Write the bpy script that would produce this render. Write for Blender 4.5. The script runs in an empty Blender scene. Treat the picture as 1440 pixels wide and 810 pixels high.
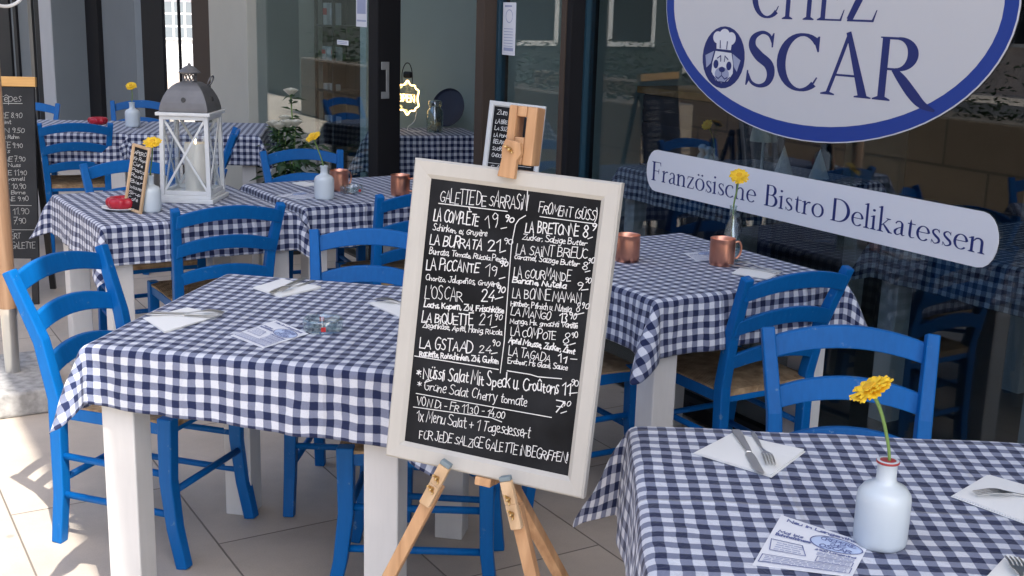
import bpy, bmesh, math, random
from mathutils import Vector, Matrix
rad = math.radians
C = bpy.context.scene.collection
scene = bpy.context.scene
random.seed(7)

# ------------------------------------------------------------------ camera
cd = bpy.data.cameras.new('camera'); cam = bpy.data.objects.new('camera', cd); C.objects.link(cam)
cd.sensor_width = 36.0; cd.lens = 1664.92/1440*36
cd.clip_start = 0.05; cd.clip_end = 500
_r = Vector((0.99956975, 0.00679486, 0.02853323)); _u = Vector((-0.02933114, 0.23156063, 0.9723782)); _f = Vector((0, 0.97279674, -0.2316603))
m = Matrix.Identity(4)
for i in range(3):
    m[i][0] = _r[i]; m[i][1] = _u[i]; m[i][2] = -_f[i]
m.translation = Vector((0, 0, 1.5836))
cam.matrix_world = m
scene.camera = cam
scene.render.resolution_x = 1024; scene.render.resolution_y = 576

# ------------------------------------------------------------------ sky, sun, exposure
SUN = Vector((0.243, -0.490, 0.837)).normalized()
w = bpy.data.worlds.new('World'); scene.world = w; w.use_nodes = True
nt = w.node_tree; bg = nt.nodes['Background']
sky = nt.nodes.new('ShaderNodeTexSky'); sky.sky_type = 'NISHITA'; sky.sun_disc = False
sky.sun_elevation = math.asin(SUN.z); sky.sun_rotation = math.atan2(SUN.x, SUN.y)
sky.air_density = 1.0; sky.dust_density = 3.0; sky.ozone_density = 1.3
nt.links.new(sky.outputs['Color'], bg.inputs['Color']); bg.inputs['Strength'].default_value = 0.15
sd = bpy.data.lights.new('sun', 'SUN'); sd.energy = 2.9; sd.angle = rad(0.5); sd.color = (1.0, 0.95, 0.87)
so = bpy.data.objects.new('sun', sd); C.objects.link(so); so.rotation_euler = SUN.to_track_quat('Z', 'Y').to_euler()
scene.view_settings.view_transform = 'Standard'; scene.view_settings.look = 'None'
scene.view_settings.exposure = 1.46; scene.view_settings.gamma = 1.0
scene.view_settings.use_curve_mapping = False

# ------------------------------------------------------------------ facade frame: s runs along the shop front (away, left), t goes into the shop
PHI = 0.544720
E1 = Vector((math.cos(PHI), math.sin(PHI), 0)); U = Vector((-math.sin(PHI), math.cos(PHI), 0))
def ST(s, t, z=0.0): return U*s + E1*t + Vector((0, 0, z))
# local frame of shop objects: x = E1 (into shop), y = U (along front)

# ------------------------------------------------------------------ materials
M = {}
def mat(name, col, rough=0.6, metal=0.0, noise=0.0, nscale=30.0, bump=0.0, bscale=80.0, spec=0.5, emit=None, es=0.0, coat=0.0, sub=0.0):
    m_ = bpy.data.materials.new(name); m_.use_nodes = True
    n = m_.node_tree.nodes; l = m_.node_tree.links; b = n['Principled BSDF']
    b.inputs['Base Color'].default_value = (*col, 1); b.inputs['Roughness'].default_value = rough
    b.inputs['Metallic'].default_value = metal; b.inputs['Specular IOR Level'].default_value = spec
    b.inputs['Coat Weight'].default_value = coat
    if sub: b.inputs['Subsurface Weight'].default_value = sub; b.inputs['Subsurface Radius'].default_value = (.01, .01, .01)
    tc = n.new('ShaderNodeTexCoord')
    if noise:
        t = n.new('ShaderNodeTexNoise'); t.inputs['Scale'].default_value = nscale; t.inputs['Detail'].default_value = 6
        l.new(tc.outputs['Object'], t.inputs['Vector'])
        mr = n.new('ShaderNodeMapRange'); mr.inputs['From Min'].default_value = .3; mr.inputs['From Max'].default_value = .7
        mr.inputs['To Min'].default_value = 1-noise; mr.inputs['To Max'].default_value = 1+noise
        l.new(t.outputs['Fac'], mr.inputs['Value'])
        mx = n.new('ShaderNodeVectorMath'); mx.operation = 'SCALE'; mx.inputs[0].default_value = col
        l.new(mr.outputs['Result'], mx.inputs['Scale']); l.new(mx.outputs['Vector'], b.inputs['Base Color'])
    if bump:
        t = n.new('ShaderNodeTexNoise'); t.inputs['Scale'].default_value = bscale; t.inputs['Detail'].default_value = 4
        l.new(tc.outputs['Object'], t.inputs['Vector'])
        bp = n.new('ShaderNodeBump'); bp.inputs['Strength'].default_value = bump; bp.inputs['Distance'].default_value = .002
        l.new(t.outputs['Fac'], bp.inputs['Height']); l.new(bp.outputs['Normal'], b.inputs['Normal'])
    if emit: b.inputs['Emission Color'].default_value = (*emit, 1); b.inputs['Emission Strength'].default_value = es
    M[name] = m_
    return m_
def painted(name, c, grain=.10, scuff=(.10, .22, .42), amount=.66, rough=.5, spec=.18, vary=.12):
    m_ = bpy.data.materials.new(name); m_.use_nodes = True
    n = m_.node_tree.nodes; l = m_.node_tree.links; b = n['Principled BSDF']
    tc = n.new('ShaderNodeTexCoord'); oi = n.new('ShaderNodeObjectInfo')
    of = n.new('ShaderNodeVectorMath'); l.new(tc.outputs['Object'], of.inputs[0])
    rv = n.new('ShaderNodeVectorMath'); rv.operation = 'SCALE'; rv.inputs[0].default_value = (7.3, 3.1, 5.7); l.new(oi.outputs['Random'], rv.inputs['Scale']); l.new(rv.outputs['Vector'], of.inputs[1])
    mp = n.new('ShaderNodeMapping'); mp.inputs['Scale'].default_value = (1, 1, .12); l.new(of.outputs['Vector'], mp.inputs['Vector'])
    g_ = n.new('ShaderNodeTexNoise'); g_.inputs['Scale'].default_value = 90; g_.inputs['Detail'].default_value = 5; l.new(mp.outputs['Vector'], g_.inputs['Vector'])
    k_ = n.new('ShaderNodeTexNoise'); k_.inputs['Scale'].default_value = 5; k_.inputs['Detail'].default_value = 3; l.new(of.outputs['Vector'], k_.inputs['Vector'])
    def mth(op, a, bb):
        q = n.new('ShaderNodeMath'); q.operation = op
        for i, v in enumerate((a, bb)):
            if isinstance(v, (int, float)): q.inputs[i].default_value = v
            else: l.new(v, q.inputs[i])
        return q.outputs[0]
    v = mth('ADD', mth('MULTIPLY', g_.outputs['Fac'], grain*2), mth('MULTIPLY', k_.outputs['Fac'], .24))
    v = mth('ADD', v, mth('MULTIPLY', oi.outputs['Random'], vary)); v = mth('ADD', v, 1-grain-.12-vary/2)
    sc = n.new('ShaderNodeVectorMath'); sc.operation = 'SCALE'; sc.inputs[0].default_value = c; l.new(v, sc.inputs['Scale'])
    s_ = n.new('ShaderNodeTexNoise'); s_.inputs['Scale'].default_value = 26; s_.inputs['Detail'].default_value = 9; s_.inputs['Roughness'].default_value = .7; l.new(of.outputs['Vector'], s_.inputs['Vector'])
    mr = n.new('ShaderNodeMapRange'); mr.inputs['From Min'].default_value = amount; mr.inputs['From Max'].default_value = amount+.05; l.new(s_.outputs['Fac'], mr.inputs['Value'])
    mx = n.new('ShaderNodeMix'); mx.data_type = 'RGBA'; mx.inputs['B'].default_value = (*scuff, 1); l.new(mr.outputs['Result'], mx.inputs['Factor']); l.new(sc.outputs['Vector'], mx.inputs['A'])
    l.new(mx.outputs['Result'], b.inputs['Base Color']); b.inputs['Roughness'].default_value = rough; b.inputs['Specular IOR Level'].default_value = spec
    bp = n.new('ShaderNodeBump'); bp.inputs['Strength'].default_value = .35; bp.inputs['Distance'].default_value = .001; l.new(g_.outputs['Fac'], bp.inputs['Height']); l.new(bp.outputs['Normal'], b.inputs['Normal'])
    M[name] = m_
painted('blue', (0.001, 0.112, 0.37), .16, (.09, .20, .38), .63, .45, .22, .22)
painted('white_paint', (.61, .61, .605), .045, (.42, .40, .36), .68, .5, .35, .03)
painted('cream_frame', (.48, .465, .425), .05, (.36, .32, .26), .70, .55, .3, .02)
mat('slate', (.012, .013, .015), .75, noise=.75, nscale=7, spec=.2)
mat('chalk', (.70, .70, .69), .9)
mat('board_grey', (.030, .032, .035), .7, noise=.25, nscale=4, spec=.2)
mat('dull_chalk', (.36, .36, .35), .9)
mat('copper', (.78, .36, .24), .33, 1.0, noise=.08, nscale=25)
mat('steel', (.66, .65, .62), .30, 1.0)
mat('brass', (.65, .45, .2), .35, 1.0)
mat('paper', (.76, .78, .82), .8)
mat('napkin', (.82, .83, .81), .9, bump=.2, bscale=200)
mat('print', (.12, .15, .33), .8)
mat('print_grey', (.36, .40, .56), .8)
mat('print_pale', (.50, .60, .80), .8)
mat('stoneware', (.60, .67, .71), .35, coat=.3, noise=.03, nscale=10)
mat('red_glaze', (.35, .04, .04), .5)
mat('petal', (.88, .56, .02), .6, noise=.12, nscale=60, sub=.0)
mat('petal_heart', (.78, .42, .015), .8, bump=.6, bscale=400)
mat('stem', (.16, .27, .07), .6)
mat('leaf', (.022, .06, .018), .5, noise=.3, nscale=20)
mat('rose', (.80, .78, .68), .7)
mat('dark_frame', (.014, .014, .016), .7, spec=.15)
mat('brown_frame', (.075, .056, .044), .7, spec=.15)
mat('blue_edge', (.02, .06, .09), .3)
mat('column_paint', (.50, .49, .42), .8, noise=.03, nscale=3)
mat('grey_paint', (.17, .195, .21), .8, noise=.04, nscale=2)
mat('pale_paint', (.52, .54, .56), .8, noise=.03, nscale=2)
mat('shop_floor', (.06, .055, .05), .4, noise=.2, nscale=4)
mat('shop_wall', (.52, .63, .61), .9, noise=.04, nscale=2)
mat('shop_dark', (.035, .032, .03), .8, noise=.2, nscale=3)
mat('ceiling', (.35, .35, .34), .9)
mat('navy_panel', (.012, .022, .06), .6, noise=.3, nscale=5)
mat('black_metal', (.012, .012, .013), .45)
mat('grey_metal', (.16, .16, .165), .5, .3, noise=.12, nscale=14)
mat('white_wood', (.68, .70, .70), .5, noise=.05, nscale=16)
mat('candle_wax', (.70, .68, .62), .5, sub=.0)
mat('red_ceramic', (.42, .012, .03), .35)
mat('sign_white', (.66, .67, .685), .35, noise=.01, nscale=3)
mat('sign_blue', (.010, .050, .31), .35)
mat('sign_ink', (.012, .026, .16), .45)
mat('neon', (.9, .6, .3), .5, emit=(1.0, .62, .22), es=3.5)
mat('flame', (.9, .7, .4), .5, emit=(1.0, .7, .35), es=6.0)
mat('cork', (.55, .42, .26), .9)
mat('lamp_shade', (.55, .56, .50), .8)
mat('concrete', (.34, .335, .325), .95, noise=.3, nscale=30, bump=1.0, bscale=60)
mat('canopy_white', (.62, .62, .60), .9)
mat('awning', (.66, .63, .56), .9)
mat('asphalt', (.05, .05, .052), .9, noise=.2, nscale=8)
mat('stone_wall', (.58, .46, .37), .9, noise=.25, nscale=1.5)
mat('roof_tile', (.20, .075, .045), .9, noise=.2, nscale=6)
mat('white_render', (.62, .60, .56), .9, noise=.05, nscale=1)
mat('red_sign', (.55, .03, .03), .6)
mat('window_dark', (.02, .022, .025), .1)
mat('reflection_house', (.045, .055, .052), .9, noise=.15, nscale=.8)
mat('gum', (.05, .05, .05), .8)
mat('felt', (.20, .25, .27), .9)
mat('terracotta', (.10, .07, .055), .9, noise=.2, nscale=6)
mat('silver_tag', (.45, .46, .46), .4, .6)

def wood(name, c1, c2, axis=2, scale=40.0, rough=.5):
    m_ = bpy.data.materials.new(name); m_.use_nodes = True
    n = m_.node_tree.nodes; l = m_.node_tree.links; b = n['Principled BSDF']
    tc = n.new('ShaderNodeTexCoord'); mp = n.new('ShaderNodeMapping')
    sc = [1.0, 1.0, 1.0]; sc[axis] = .06; mp.inputs['Scale'].default_value = sc
    t = n.new('ShaderNodeTexNoise'); t.inputs['Scale'].default_value = scale; t.inputs['Detail'].default_value = 8; t.inputs['Distortion'].default_value = .6
    cr = n.new('ShaderNodeValToRGB'); cr.color_ramp.elements[0].position = .35; cr.color_ramp.elements[1].position = .68
    cr.color_ramp.elements[0].color = (*c1, 1); cr.color_ramp.elements[1].color = (*c2, 1)
    l.new(tc.outputs['Object'], mp.inputs['Vector']); l.new(mp.outputs['Vector'], t.inputs['Vector'])
    l.new(t.outputs['Fac'], cr.inputs['Fac']); l.new(cr.outputs['Color'], b.inputs['Base Color'])
    b.inputs['Roughness'].default_value = rough
    M[name] = m_
wood('easel_wood', (.40, .215, .10), (.60, .36, .19))
wood('pale_wood', (.50, .33, .18), (.66, .47, .29))
wood('pole_wood', (.42, .24, .13), (.58, .36, .21))
wood('orange_wood', (.55, .29, .09), (.72, .42, .14), axis=0)
wood('counter_wood', (.45, .22, .07), (.60, .33, .12), axis=1, scale=20)

def gingham(name='gingham', period=.0384):
    m_ = bpy.data.materials.new(name); m_.use_nodes = True
    n = m_.node_tree.nodes; l = m_.node_tree.links; b = n['Principled BSDF']
    uv = n.new('ShaderNodeUVMap'); uv.uv_map = 'UVMap'
    # slight weave waviness
    nz = n.new('ShaderNodeTexNoise'); nz.inputs['Scale'].default_value = 18; nz.inputs['Detail'].default_value = 3
    l.new(uv.outputs['UV'], nz.inputs['Vector'])
    sub = n.new('ShaderNodeVectorMath'); sub.operation = 'SUBTRACT'; sub.inputs[1].default_value = (.5, .5, .5)
    l.new(nz.outputs['Color'], sub.inputs[0])
    sc = n.new('ShaderNodeVectorMath'); sc.operation = 'SCALE'; sc.inputs['Scale'].default_value = .010
    l.new(sub.outputs['Vector'], sc.inputs[0])
    ad = n.new('ShaderNodeVectorMath'); l.new(uv.outputs['UV'], ad.inputs[0]); l.new(sc.outputs['Vector'], ad.inputs[1])
    sp = n.new('ShaderNodeSeparateXYZ'); l.new(ad.outputs['Vector'], sp.inputs[0])
    def stripe(sock):
        d = n.new('ShaderNodeMath'); d.operation = 'DIVIDE'; d.inputs[1].default_value = period; l.new(sock, d.inputs[0])
        f = n.new('ShaderNodeMath'); f.operation = 'FRACT'; l.new(d.outputs[0], f.inputs[0])
        # soft edge
        a = n.new('ShaderNodeMath'); a.operation = 'SUBTRACT'; a.inputs[1].default_value = .5; l.new(f.outputs[0], a.inputs[0])
        ab = n.new('ShaderNodeMath'); ab.operation = 'ABSOLUTE'; l.new(a.outputs[0], ab.inputs[0])
        mr = n.new('ShaderNodeMapRange'); mr.inputs['From Min'].default_value = .235; mr.inputs['From Max'].default_value = .265
        l.new(ab.outputs[0], mr.inputs['Value']); return mr.outputs['Result']
    a = stripe(sp.outputs['X']); c = stripe(sp.outputs['Y'])
    s = n.new('ShaderNodeMath'); s.operation = 'ADD'; l.new(a, s.inputs[0]); l.new(c, s.inputs[1])
    h = n.new('ShaderNodeMath'); h.operation = 'MULTIPLY'; h.inputs[1].default_value = .5; l.new(s.outputs[0], h.inputs[0])
    cr = n.new('ShaderNodeValToRGB'); e = cr.color_ramp.elements
    e[0].position = 0; e[0].color = (.62, .65, .72, 1); e[1].position = 1; e[1].color = (.012, .020, .068, 1)
    k = e.new(.5); k.color = (.19, .215, .31, 1)
    l.new(h.outputs[0], cr.inputs['Fac'])
    # thread grain
    t2 = n.new('ShaderNodeTexNoise'); t2.inputs['Scale'].default_value = 420; l.new(uv.outputs['UV'], t2.inputs['Vector'])
    mr = n.new('ShaderNodeMapRange'); mr.inputs['To Min'].default_value = .82; mr.inputs['To Max'].default_value = 1.16; l.new(t2.outputs['Fac'], mr.inputs['Value'])
    mx = n.new('ShaderNodeVectorMath'); mx.operation = 'SCALE'; l.new(cr.outputs['Color'], mx.inputs[0]); l.new(mr.outputs['Result'], mx.inputs['Scale'])
    l.new(mx.outputs['Vector'], b.inputs['Base Color'])
    b.inputs['Roughness'].default_value = .85; b.inputs['Specular IOR Level'].default_value = .25
    b.inputs['Sheen Weight'].default_value = .15
    bt = n.new('ShaderNodeTexNoise'); bt.inputs['Scale'].default_value = 14; bt.inputs['Detail'].default_value = 4; l.new(uv.outputs['UV'], bt.inputs['Vector'])
    bp = n.new('ShaderNodeBump'); bp.inputs['Strength'].default_value = .5; bp.inputs['Distance'].default_value = .011
    def crease(sock, at):
        q = n.new('ShaderNodeMath'); q.operation = 'SUBTRACT'; q.inputs[1].default_value = at; l.new(sock, q.inputs[0])
        a2 = n.new('ShaderNodeMath'); a2.operation = 'ABSOLUTE'; l.new(q.outputs[0], a2.inputs[0])
        m2 = n.new('ShaderNodeMapRange'); m2.inputs['From Max'].default_value = .008; m2.inputs['To Min'].default_value = .45; m2.inputs['To Max'].default_value = 0; l.new(a2.outputs[0], m2.inputs['Value']); return m2.outputs['Result']
    spc = n.new('ShaderNodeSeparateXYZ'); l.new(ad.outputs['Vector'], spc.inputs[0]); hsum = bt.outputs['Fac']
    for sk, at in ((spc.outputs['X'], 1.86), (spc.outputs['X'], 2.21), (spc.outputs['Y'], 2.02), (spc.outputs['Y'], 1.66), (spc.outputs['Y'], 2.37)):
        ac = n.new('ShaderNodeMath'); l.new(hsum, ac.inputs[0]); l.new(crease(sk, at), ac.inputs[1]); hsum = ac.outputs[0]
    bt2 = n.new('ShaderNodeTexNoise'); bt2.inputs['Scale'].default_value = 45; bt2.inputs['Detail'].default_value = 3; bt2.inputs['Distortion'].default_value = 1.2; l.new(uv.outputs['UV'], bt2.inputs['Vector'])
    wv = n.new('ShaderNodeMath'); wv.operation = 'MULTIPLY_ADD'; wv.inputs[1].default_value = .35; l.new(bt2.outputs['Fac'], wv.inputs[0]); l.new(hsum, wv.inputs[2])
    bp.inputs['Strength'].default_value = .75
    l.new(wv.outputs[0], bp.inputs['Height']); l.new(bp.outputs['Normal'], b.inputs['Normal'])
    M[name] = m_
gingham()

def rush():
    m_ = bpy.data.materials.new('rush'); m_.use_nodes = True
    n = m_.node_tree.nodes; l = m_.node_tree.links; b = n['Principled BSDF']
    tc = n.new('ShaderNodeTexCoord'); sp = n.new('ShaderNodeSeparateXYZ'); l.new(tc.outputs['Object'], sp.inputs[0])
    ax = n.new('ShaderNodeMath'); ax.operation = 'ABSOLUTE'; l.new(sp.outputs['X'], ax.inputs[0])
    ay = n.new('ShaderNodeMath'); ay.operation = 'ABSOLUTE'; l.new(sp.outputs['Y'], ay.inputs[0])
    mn = n.new('ShaderNodeMath'); mn.operation = 'MAXIMUM'; l.new(ax.outputs[0], mn.inputs[0]); l.new(ay.outputs[0], mn.inputs[1])
    nz = n.new('ShaderNodeTexNoise'); nz.inputs['Scale'].default_value = 40; l.new(tc.outputs['Object'], nz.inputs['Vector'])
    ma = n.new('ShaderNodeMath'); ma.operation = 'MULTIPLY_ADD'; ma.inputs[1].default_value = .006; l.new(nz.outputs['Fac'], ma.inputs[0]); l.new(mn.outputs[0], ma.inputs[2])
    mu = n.new('ShaderNodeMath'); mu.operation = 'MULTIPLY'; mu.inputs[1].default_value = 900; l.new(ma.outputs[0], mu.inputs[0])
    si = n.new('ShaderNodeMath'); si.operation = 'SINE'; l.new(mu.outputs[0], si.inputs[0])
    n2 = n.new('ShaderNodeTexNoise'); n2.inputs['Scale'].default_value = 24; n2.inputs['Detail'].default_value = 8; l.new(tc.outputs['Object'], n2.inputs['Vector'])
    cr = n.new('ShaderNodeValToRGB'); cr.color_ramp.elements[0].position = .3; cr.color_ramp.elements[1].position = .7
    cr.color_ramp.elements[0].color = (.20, .125, .062, 1); cr.color_ramp.elements[1].color = (.48, .34, .20, 1)
    l.new(n2.outputs['Fac'], cr.inputs['Fac']); l.new(cr.outputs['Color'], b.inputs['Base Color'])
    bp = n.new('ShaderNodeBump'); bp.inputs['Strength'].default_value = .8; bp.inputs['Distance'].default_value = .003
    l.new(si.outputs[0], bp.inputs['Height']); l.new(bp.outputs['Normal'], b.inputs['Normal'])
    b.inputs['Roughness'].default_value = .8; M['rush'] = m_
rush()

def glassy(name, tint, f0=.045, gain=1.0):
    # thin pane: see-through with a mirror share that grows towards grazing angles
    m_ = bpy.data.materials.new(name); m_.use_nodes = True
    n = m_.node_tree.nodes; l = m_.node_tree.links; n.remove(n['Principled BSDF'])
    out = n['Material Output']; tr = n.new('ShaderNodeBsdfTransparent'); tr.inputs['Color'].default_value = (*tint, 1)
    gl = n.new('ShaderNodeBsdfGlossy'); gl.inputs['Roughness'].default_value = 0.0; gl.inputs['Color'].default_value = (.95, .97, 1, 1)
    lw = n.new('ShaderNodeLayerWeight'); lw.inputs['Blend'].default_value = .5
    p = n.new('ShaderNodeMath'); p.operation = 'POWER'; p.inputs[1].default_value = 5; l.new(lw.outputs['Facing'], p.inputs[0])
    a = n.new('ShaderNodeMath'); a.operation = 'MULTIPLY_ADD'; a.inputs[1].default_value = (1-f0)*gain; a.inputs[2].default_value = f0*gain; l.new(p.outputs[0], a.inputs[0])
    mx = n.new('ShaderNodeMixShader'); l.new(a.outputs[0], mx.inputs['Fac']); l.new(tr.outputs[0], mx.inputs[1]); l.new(gl.outputs[0], mx.inputs[2])
    l.new(mx.outputs[0], out.inputs['Surface']); M[name] = m_
glassy('pane', (.80, .86, .87), .055, 1.1)
glassy('window_glass', (.64, .71, .74), .065, 1.15)
glassy('glassware', (.84, .90, .88), .12, 1.3)
glassy('lantern_glass', (.97, .98, .98), .03)

def paving():
    m_ = bpy.data.materials.new('paving'); m_.use_nodes = True
    n = m_.node_tree.nodes; l = m_.node_tree.links; b = n['Principled BSDF']
    tc = n.new('ShaderNodeTexCoord'); mp = n.new('ShaderNodeMapping')
    # world -> (s, t)
    mp.inputs['Rotation'].default_value = (0, 0, -(PHI+math.pi/2))
    l.new(tc.outputs['Object'], mp.inputs['Vector'])
    sp = n.new('ShaderNodeSeparateXYZ'); l.new(mp.outputs['Vector'], sp.inputs[0])
    # mapped x = s, mapped y = -t
    def mth(op, a, bb=None, cc=None):
        k = n.new('ShaderNodeMath'); k.operation = op
        for i, v in enumerate((a, bb, cc)):
            if v is None: continue
            if isinstance(v, (int, float)): k.inputs[i].default_value = v
            else: l.new(v, k.inputs[i])
        return k.outputs[0]
    S = sp.outputs['X']; T = mth('MULTIPLY', sp.outputs['Y'], -1.0)
    tr = mth('DIVIDE', mth('SUBTRACT', T, .45), .505); row = mth('FLOOR', tr); tf = mth('FRACT', tr)
    par = mth('FLOORED_MODULO', row, 2.0)
    sr = mth('DIVIDE', mth('SUBTRACT', mth('ADD', S, mth('MULTIPLY', par, .49)), 3.71), 1.02); col = mth('FLOOR', sr); sf = mth('FRACT', sr)
    dt = mth('MULTIPLY', mth('MINIMUM', tf, mth('SUBTRACT', 1.0, tf)), .505)
    ds = mth('MULTIPLY', mth('MINIMUM', sf, mth('SUBTRACT', 1.0, sf)), 1.02)
    d = mth('MINIMUM', dt, ds)
    j = n.new('ShaderNodeMapRange'); j.inputs['From Min'].default_value = .0016; j.inputs['From Max'].default_value = .0036; l.new(d, j.inputs['Value'])
    cmb = n.new('ShaderNodeCombineXYZ'); l.new(row, cmb.inputs[0]); l.new(col, cmb.inputs[1])
    wn = n.new('ShaderNodeTexWhiteNoise'); wn.noise_dimensions = '3D'; l.new(cmb.outputs[0], wn.inputs['Vector'])
    nz = n.new('ShaderNodeTexNoise'); nz.inputs['Scale'].default_value = 3.5; nz.inputs['Detail'].default_value = 8; nz.inputs['Roughness'].default_value = .65; l.new(tc.outputs['Object'], nz.inputs['Vector'])
    n2 = n.new('ShaderNodeTexNoise'); n2.inputs['Scale'].default_value = 220; n2.inputs['Detail'].default_value = 2; l.new(tc.outputs['Object'], n2.inputs['Vector'])
    v = mth('ADD', mth('MULTIPLY', wn.outputs['Value'], .16), mth('ADD', mth('MULTIPLY', nz.outputs['Fac'], .62), mth('MULTIPLY', n2.outputs['Fac'], .26)))
    v = mth('ADD', v, .48)
    # dark spots (old gum)
    vo = n.new('ShaderNodeTexVoronoi'); vo.inputs['Scale'].default_value = 2.3; l.new(tc.outputs['Object'], vo.inputs['Vector'])
    spt = n.new('ShaderNodeMapRange'); spt.inputs['From Min'].default_value = .02; spt.inputs['From Max'].default_value = .035; spt.inputs['To Min'].default_value = .72; l.new(vo.outputs['Distance'], spt.inputs['Value'])
    v = mth('MULTIPLY', v, spt.outputs['Result'])
    sc = n.new('ShaderNodeVectorMath'); sc.operation = 'SCALE'; sc.inputs[0].default_value = (.47, .41, .345); l.new(v, sc.inputs['Scale'])
    mx = n.new('ShaderNodeMix'); mx.data_type = 'RGBA'; mx.inputs['A'].default_value = (.17, .145, .12, 1); l.new(j.outputs['Result'], mx.inputs['Factor']); l.new(sc.outputs['Vector'], mx.inputs['B'])
    l.new(mx.outputs['Result'], b.inputs['Base Color']); b.inputs['Roughness'].default_value = .6
    bp = n.new('ShaderNodeBump'); bp.inputs['Strength'].default_value = .5; bp.inputs['Distance'].default_value = .003
    l.new(j.outputs['Result'], bp.inputs['Height']); l.new(bp.outputs['Normal'], b.inputs['Normal'])
    M['paving'] = m_
paving()

def blocks():
    m_ = bpy.data.materials.new('block_wall'); m_.use_nodes = True
    n = m_.node_tree.nodes; l = m_.node_tree.links; b = n['Principled BSDF']
    tc = n.new('ShaderNodeTexCoord'); mp = n.new('ShaderNodeMapping'); mp.inputs['Rotation'].default_value = (rad(90), 0, 0)
    sp = n.new('ShaderNodeSeparateXYZ'); l.new(tc.outputs['Object'], sp.inputs[0])
    cb = n.new('ShaderNodeCombineXYZ'); ad = n.new('ShaderNodeMath'); l.new(sp.outputs['X'], ad.inputs[0]); l.new(sp.outputs['Y'], ad.inputs[1])
    l.new(ad.outputs[0], cb.inputs[0]); l.new(sp.outputs['Z'], cb.inputs[1])
    br = n.new('ShaderNodeTexBrick'); br.inputs['Scale'].default_value = 1.0; br.inputs['Brick Width'].default_value = .9; br.inputs['Row Height'].default_value = .4
    br.inputs['Mortar Size'].default_value = .012; br.inputs['Color1'].default_value = (.33, .27, .20, 1); br.inputs['Color2'].default_value = (.24, .19, .14, 1); br.inputs['Mortar'].default_value = (.14, .12, .10, 1)
    l.new(cb.outputs[0], br.inputs['Vector']); l.new(br.outputs['Color'], b.inputs['Base Color']); b.inputs['Roughness'].default_value = .9
    M['block_wall'] = m_
blocks()

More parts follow.
